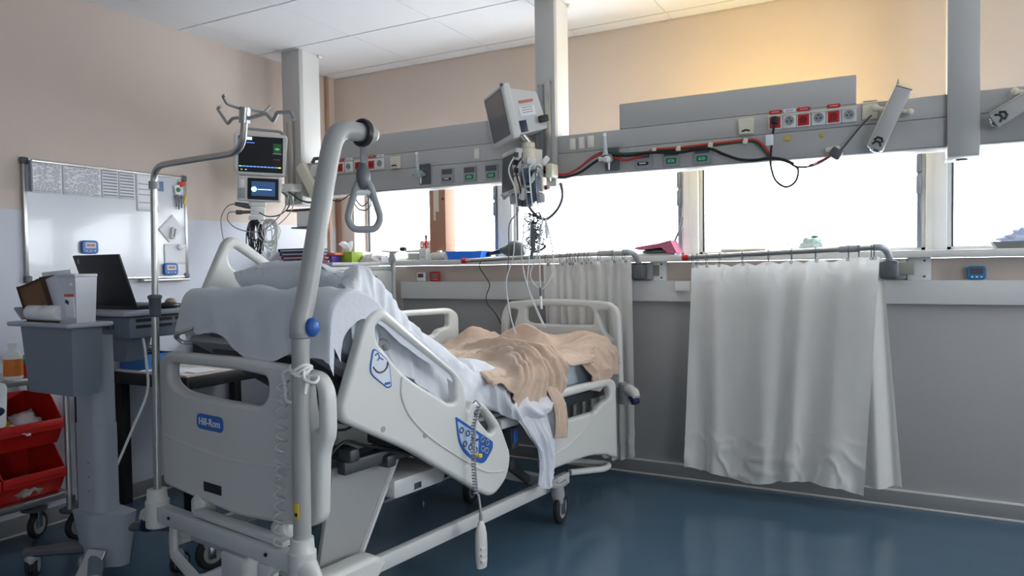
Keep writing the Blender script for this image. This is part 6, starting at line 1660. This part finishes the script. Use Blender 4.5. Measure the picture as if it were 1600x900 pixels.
PATHS = {
    'hose_red': [(-1.732, 3.497, 1.903), (-1.706, 3.497, 1.822), (-1.643, 3.497, 1.766), (-1.557, 3.497, 1.753), (-1.483, 3.497, 1.781), (-1.411, 3.497, 1.825), (-1.341, 3.497, 1.842), (-1.282, 3.497, 1.818), (-1.238, 3.497, 1.801), (-1.187, 3.497, 1.803), (-1.12, 3.497, 1.823), (-1.081, 3.497, 1.839), (-0.959, 3.497, 1.837), (-0.804, 3.497, 1.841), (-0.642, 3.497, 1.844), (-0.599, 3.497, 1.84), (-0.565, 3.497, 1.813), (-0.531, 3.497, 1.763)],
    'hose_green': [(-1.487, 3.505, 1.779), (-1.414, 3.505, 1.83), (-1.344, 3.505, 1.85), (-1.24, 3.505, 1.834), (-1.123, 3.505, 1.831), (-1.083, 3.505, 1.834), (-0.961, 3.505, 1.832), (-0.806, 3.505, 1.834), (-0.643, 3.505, 1.839), (-0.606, 3.505, 1.833), (-0.572, 3.505, 1.803), (-0.538, 3.505, 1.756)],
    'hose_black': [(-1.752, 3.49, 1.904), (-1.722, 3.49, 1.813), (-1.654, 3.49, 1.756), (-1.573, 3.49, 1.737), (-1.481, 3.49, 1.754), (-1.391, 3.49, 1.803), (-1.321, 3.49, 1.83), (-1.201, 3.49, 1.82), (-1.085, 3.49, 1.825), (-0.957, 3.49, 1.814), (-0.818, 3.49, 1.82), (-0.743, 3.49, 1.787), (-0.67, 3.49, 1.756), (-0.598, 3.49, 1.747), (-0.533, 3.49, 1.751), (-0.472, 3.49, 1.737), (-0.431, 3.49, 1.714)],
    'plug_lead': [(-0.512, 3.485, 1.908), (-0.521, 3.485, 1.842), (-0.529, 3.485, 1.756), (-0.527, 3.485, 1.706), (-0.507, 3.485, 1.646), (-0.463, 3.485, 1.614), (-0.422, 3.485, 1.637), (-0.411, 3.485, 1.688), (-0.436, 3.485, 1.713), (-0.474, 3.485, 1.737), (-0.524, 3.485, 1.75)],
    'data_lead': [(-0.115, 3.485, 1.899), (-0.154, 3.485, 1.859), (-0.194, 3.485, 1.811), (-0.23, 3.485, 1.767), (-0.256, 3.485, 1.747), (-0.282, 3.485, 1.735), (-0.318, 3.485, 1.713), (-0.363, 3.485, 1.699), (-0.411, 3.485, 1.7), (-0.441, 3.485, 1.717)],
    'data_lead_red': [(-0.271, 3.48, 1.742), (-0.297, 3.48, 1.73), (-0.328, 3.48, 1.716), (-0.365, 3.48, 1.704)],
    'trap_lead': [(-2.85, 3.4, 1.96), (-2.873, 3.4, 1.847), (-2.895, 3.4, 1.748), (-2.927, 3.4, 1.688), (-2.889, 3.4, 1.632), (-2.83, 3.4, 1.622), (-2.79, 3.4, 1.658), (-2.812, 3.4, 1.716), (-2.876, 3.4, 1.732), (-2.907, 3.4, 1.695), (-2.859, 3.4, 1.646), (-2.808, 3.4, 1.682), (-2.846, 3.4, 1.738), (-2.906, 3.4, 1.741)],
    'trap_lead2': [(-3.193, 3.4, 1.751), (-3.121, 3.4, 1.707), (-3.039, 3.4, 1.687), (-2.946, 3.4, 1.724), (-2.895, 3.4, 1.748)],
    't1': [(-1.757, 3.3, 1.596), (-1.767, 3.3, 1.457), (-1.776, 3.3, 1.324), (-1.82, 3.3, 1.191), (-1.8, 3.3, 1.024), (-1.768, 3.3, 0.918)],
    't2': [(-1.716, 3.32, 1.539), (-1.729, 3.32, 1.423), (-1.738, 3.32, 1.324), (-1.714, 3.32, 1.191), (-1.657, 3.32, 1.058), (-1.607, 3.32, 0.954)],
    't3': [(-1.693, 3.34, 1.529), (-1.703, 3.34, 1.323), (-1.717, 3.34, 1.173), (-1.681, 3.34, 1.074), (-1.631, 3.34, 0.965)],
    't4': [(-1.603, 3.3, 1.522), (-1.635, 3.3, 1.338), (-1.677, 3.3, 1.24), (-1.667, 3.3, 1.191), (-1.62, 3.3, 1.152), (-1.572, 3.3, 1.191), (-1.55, 3.3, 1.255), (-1.549, 3.3, 1.336), (-1.572, 3.3, 1.45), (-1.589, 3.3, 1.499)],
    't5': [(-1.618, 3.3, 1.5), (-1.624, 3.3, 1.338), (-1.623, 3.3, 1.158), (-1.621, 3.3, 1.086)],
    't6': [(-1.789, 3.36, 1.601), (-1.774, 3.36, 1.56), (-1.829, 3.36, 1.495), (-1.835, 3.36, 1.36), (-1.845, 3.36, 1.224)],
    'sillcord': [(-2.408, 4.05, 1.324), (-2.434, 4.05, 1.274), (-2.396, 4.05, 1.215), (-2.358, 4.05, 1.152), (-2.384, 4.05, 1.081), (-2.375, 4.05, 1.027), (-2.318, 4.05, 0.965), (-2.272, 4.05, 0.891)],
    'arc': [(-1.547, 3.4, 1.696), (-1.537, 3.4, 1.633), (-1.556, 3.4, 1.578), (-1.593, 3.4, 1.537), (-1.637, 3.4, 1.513), (-1.682, 3.4, 1.531), (-1.719, 3.4, 1.567), (-1.741, 3.4, 1.602)],
    'monloop1': [(-3.58, 3.1, 1.68), (-3.671, 3.1, 1.669), (-3.731, 3.1, 1.608), (-3.734, 3.1, 1.537), (-3.715, 3.1, 1.448)],
    'monloop2': [(-3.605, 3.12, 1.627), (-3.685, 3.12, 1.631), (-3.698, 3.12, 1.584), (-3.632, 3.12, 1.534), (-3.509, 3.12, 1.505), (-3.399, 3.12, 1.509), (-3.29, 3.12, 1.563), (-3.209, 3.12, 1.635), (-3.181, 3.12, 1.709), (-3.232, 3.12, 1.73)],
    'monloop3': [(-3.253, 3.14, 1.733), (-3.192, 3.14, 1.684), (-3.204, 3.14, 1.636), (-3.279, 3.14, 1.597), (-3.375, 3.14, 1.594), (-3.444, 3.14, 1.621)],
    'monloop4': [(-3.274, 3.16, 1.736), (-3.182, 3.16, 1.678), (-3.215, 3.16, 1.603), (-3.334, 3.16, 1.528), (-3.455, 3.16, 1.489), (-3.513, 3.16, 1.397)],
    'monblack': [(-3.516, 3.4, 1.787), (-3.455, 3.4, 1.767), (-3.368, 3.4, 1.713), (-3.27, 3.4, 1.692), (-3.195, 3.4, 1.712)],
    'bund': [(-3.48, 3.12, 1.551), (-3.537, 3.12, 1.495), (-3.557, 3.12, 1.417), (-3.526, 3.12, 1.349), (-3.46, 3.12, 1.325)],
}


def cable(key, name, m, r, label, cat='cable', group=None, n=6, seg=6):
    pts = [Vector(p) for p in PATHS[key]]; o = pts[0].copy()
    g = G().tube(catmull([p - o for p in pts], n), r, seg)
    return tag(g.build(name, m, None, o), label, cat, group)


REDH = mat('red_hose', (186, 58, 48), 0.5)
GRNH = mat('green_hose', (38, 92, 70), 0.5)
hose = cable('hose_red', 'red_hose', REDH, 0.006, 'red gas hose strung along the supply beam', 'hose')
cable('hose_green', 'green_hose', GRNH, 0.006, 'dark green hose tied under the red gas hose', 'hose')
cable('hose_black', 'black_hose', M_BLACK, 0.007, 'black hose sagging below the red gas hose', 'hose')
for k, i in enumerate((6, 11, 12, 13, 14)):
    p = Vector(PATHS['hose_red'][i]) - Vector(PATHS['hose_red'][0])
    G().box(p + Vector((0, 0.004, -0.004)), (0.022, 0.024, 0.026), 0.004, rot=(0, 0.3, 0)).build('cable_tie', M_CREAM, hose)
pl_ = cable('plug_lead', 'power_lead', M_BLACK, 0.005, 'black power lead looping below its red outlet', 'lead')
G().box((0, 0, 0.012), (0.030, 0.040, 0.034), 0.008).build('plug', M_BLACK, pl_)
p = Vector(PATHS['plug_lead'][1]) - Vector(PATHS['plug_lead'][0])
G().box(p + Vector((-0.012, -0.004, -0.01)), (0.034, 0.004, 0.050), 0.002).build('paper_tag', M_PAPER, pl_)
dl_ = cable('data_lead', 'data_lead', M_DGREY, 0.0045, 'dark data lead from the cream socket down to a grey coupler', 'lead')
p = Vector(PATHS['data_lead'][4]) - Vector(PATHS['data_lead'][0])
G().box(p, (0.050, 0.03, 0.045), 0.008, rot=(0, 0.6, 0)).build('coupler', M_DGREY, dl_)
G().box(p + Vector((-0.012, 0.012, 0.022)), (0.06, 0.02, 0.02), 0.006, rot=(0, -0.1, 0)).build('coupler_cap', M_CREAM, dl_)
cable('data_lead_red', 'red_lead', REDH, 0.003, 'thin red lead beside the grey coupler', 'lead')
cable('trap_lead', 'coiled_lead', M_BLACK, 0.0035, 'black lead coiled into loops below the grab handle', 'lead', n=8)
cable('trap_lead2', 'slack_lead', M_BLACK, 0.0035, 'slack black lead between trapeze pole and coiled loops', 'lead')
TUB = mat('clear_white_tube', (196, 200, 202), 0.4, var=0.01)
for k, lb in (('t1', 'white tube hanging furthest left in front of the footboard'), ('t2', 'white tube crossing the left part of the footboard'), ('t3', 'thin white tube ending above the blanket'),
              ('t4', 'white tube hanging in a wide loop above the footboard'), ('t5', 'straight thin tube inside the wide loop'), ('t6', 'dark thin line left of the hanging tubes')):
    o = cable(k, 'hanging_tube', TUB if k != 't6' else M_DGREY, 0.0036 if k != 't3' else 0.003, lb, 'tube', 'tubes hanging from the middle column')
    if k == 't5':
        p = Vector(PATHS['t5'][-1]) - Vector(PATHS['t5'][0])
        G().cyl(p + Vector((0, 0, 0.075)), p + Vector((0, 0, 0.03)), 0.006, seg=8).build('dark_connector', M_DGREY, o)
        G().cyl(p + Vector((0, 0, 0.03)), p + Vector((0.004, 0, -0.035)), 0.008, 0.006, seg=8).build('white_connector', M_WHITE, o)
cable('sillcord', 'loose_cable', M_BLACK, 0.0035, 'thin black cord wavering down from the window sill', 'cord')
cable('arc', 'arc_hose', M_DGREY, 0.008, 'dark grey hose curving out right of the column carriage', 'hose')
g = G(); rr = random.Random(3)
for k in range(16):
    x0 = rr.uniform(-0.05, 0.05)
    pts = [(x0, rr.uniform(-.02, .02), 0)]
    for j in range(6): pts.append((rr.uniform(-0.07, 0.07) * (1 if j < 5 else 0.4), rr.uniform(-0.02, 0.02), -0.035 * (j + 1)))
    g.tube(catmull(pts, 5), 0.0028, 5)
tag(g.build('cable_tangle', M_DGREY, None, (-1.695, 3.38, 1.55)), 'tangle of thin dark leads below the column carriage', 'cable tangle', kind='stuff')
g = G().tube([(0, 0, 0.06), (0.006, 0, 0.0), (0.004, 0, -0.07), (-0.01, 0, -0.12)], [0.010, 0.016, 0.013, 0.006], 8); tag(g.build('dark_pouch', M_DGREY, None, (-1.70, 3.37, 1.43)), 'dark bundled connector inside the lead tangle', 'connector')
tag(G().tube([(0, 0, 0.05), (0.004, 0, 0.0), (0.006, 0, -0.05)], [0.004, 0.012, 0.008], 8).build('clamp_clip', M_WHITE, None, (-1.60, 3.33, 1.46)), 'white clamp with red end right of the lead tangle', 'clamp')
for k, m, r, lb in (('monloop1', M_GREYP, 0.0035, 'grey sensor lead looping left of the module rack'), ('monloop2', M_GREYP, 0.0035, 'grey lead sweeping in a big loop under the module rack'),
                    ('monloop3', GRNH, 0.004, 'green lead curling right of the small monitor'), ('monloop4', M_GREYP, 0.003, 'pale lead falling from the small monitor to the cable bundle'), ('monblack', M_BLACK, 0.005, 'black cable sagging from the small monitor to the arm')):
    cable(k, 'monitor_lead', m, r, lb, 'lead', 'leads of the left monitor')
for nm, m, cx, rx, cnt, lb, sd in (('dark_cable_coil', M_BLACK, -0.045, 0.060, 11, 'coil of black monitor leads hanging behind the bed', 5), ('white_cable_coil', M_WHITE, 0.075, 0.085, 13, 'tangled coil of white leads right of the black coil', 8)):
    g = G(); rr = random.Random(sd)
    for k in range(cnt):
        a0 = rr.uniform(-0.3, 0.3); w = rx * rr.uniform(0.5, 1.0); hh = rr.uniform(0.06, 0.12); x0 = cx + rr.uniform(-0.02, 0.02)
        pts = [(x0 + w * math.cos(a) * math.cos(a0), w * math.cos(a) * math.sin(a0), -hh + hh * math.sin(a) + 0.008 * math.sin(3 * a + k)) for a in [2 * math.pi * j / 18 for j in range(18)]]
        g.tube(pts, 0.0035, 5, closed=True)
    tag(g.build(nm, m, None, (-3.44, 3.14, 1.57)), lb, 'cable coil', kind='stuff')
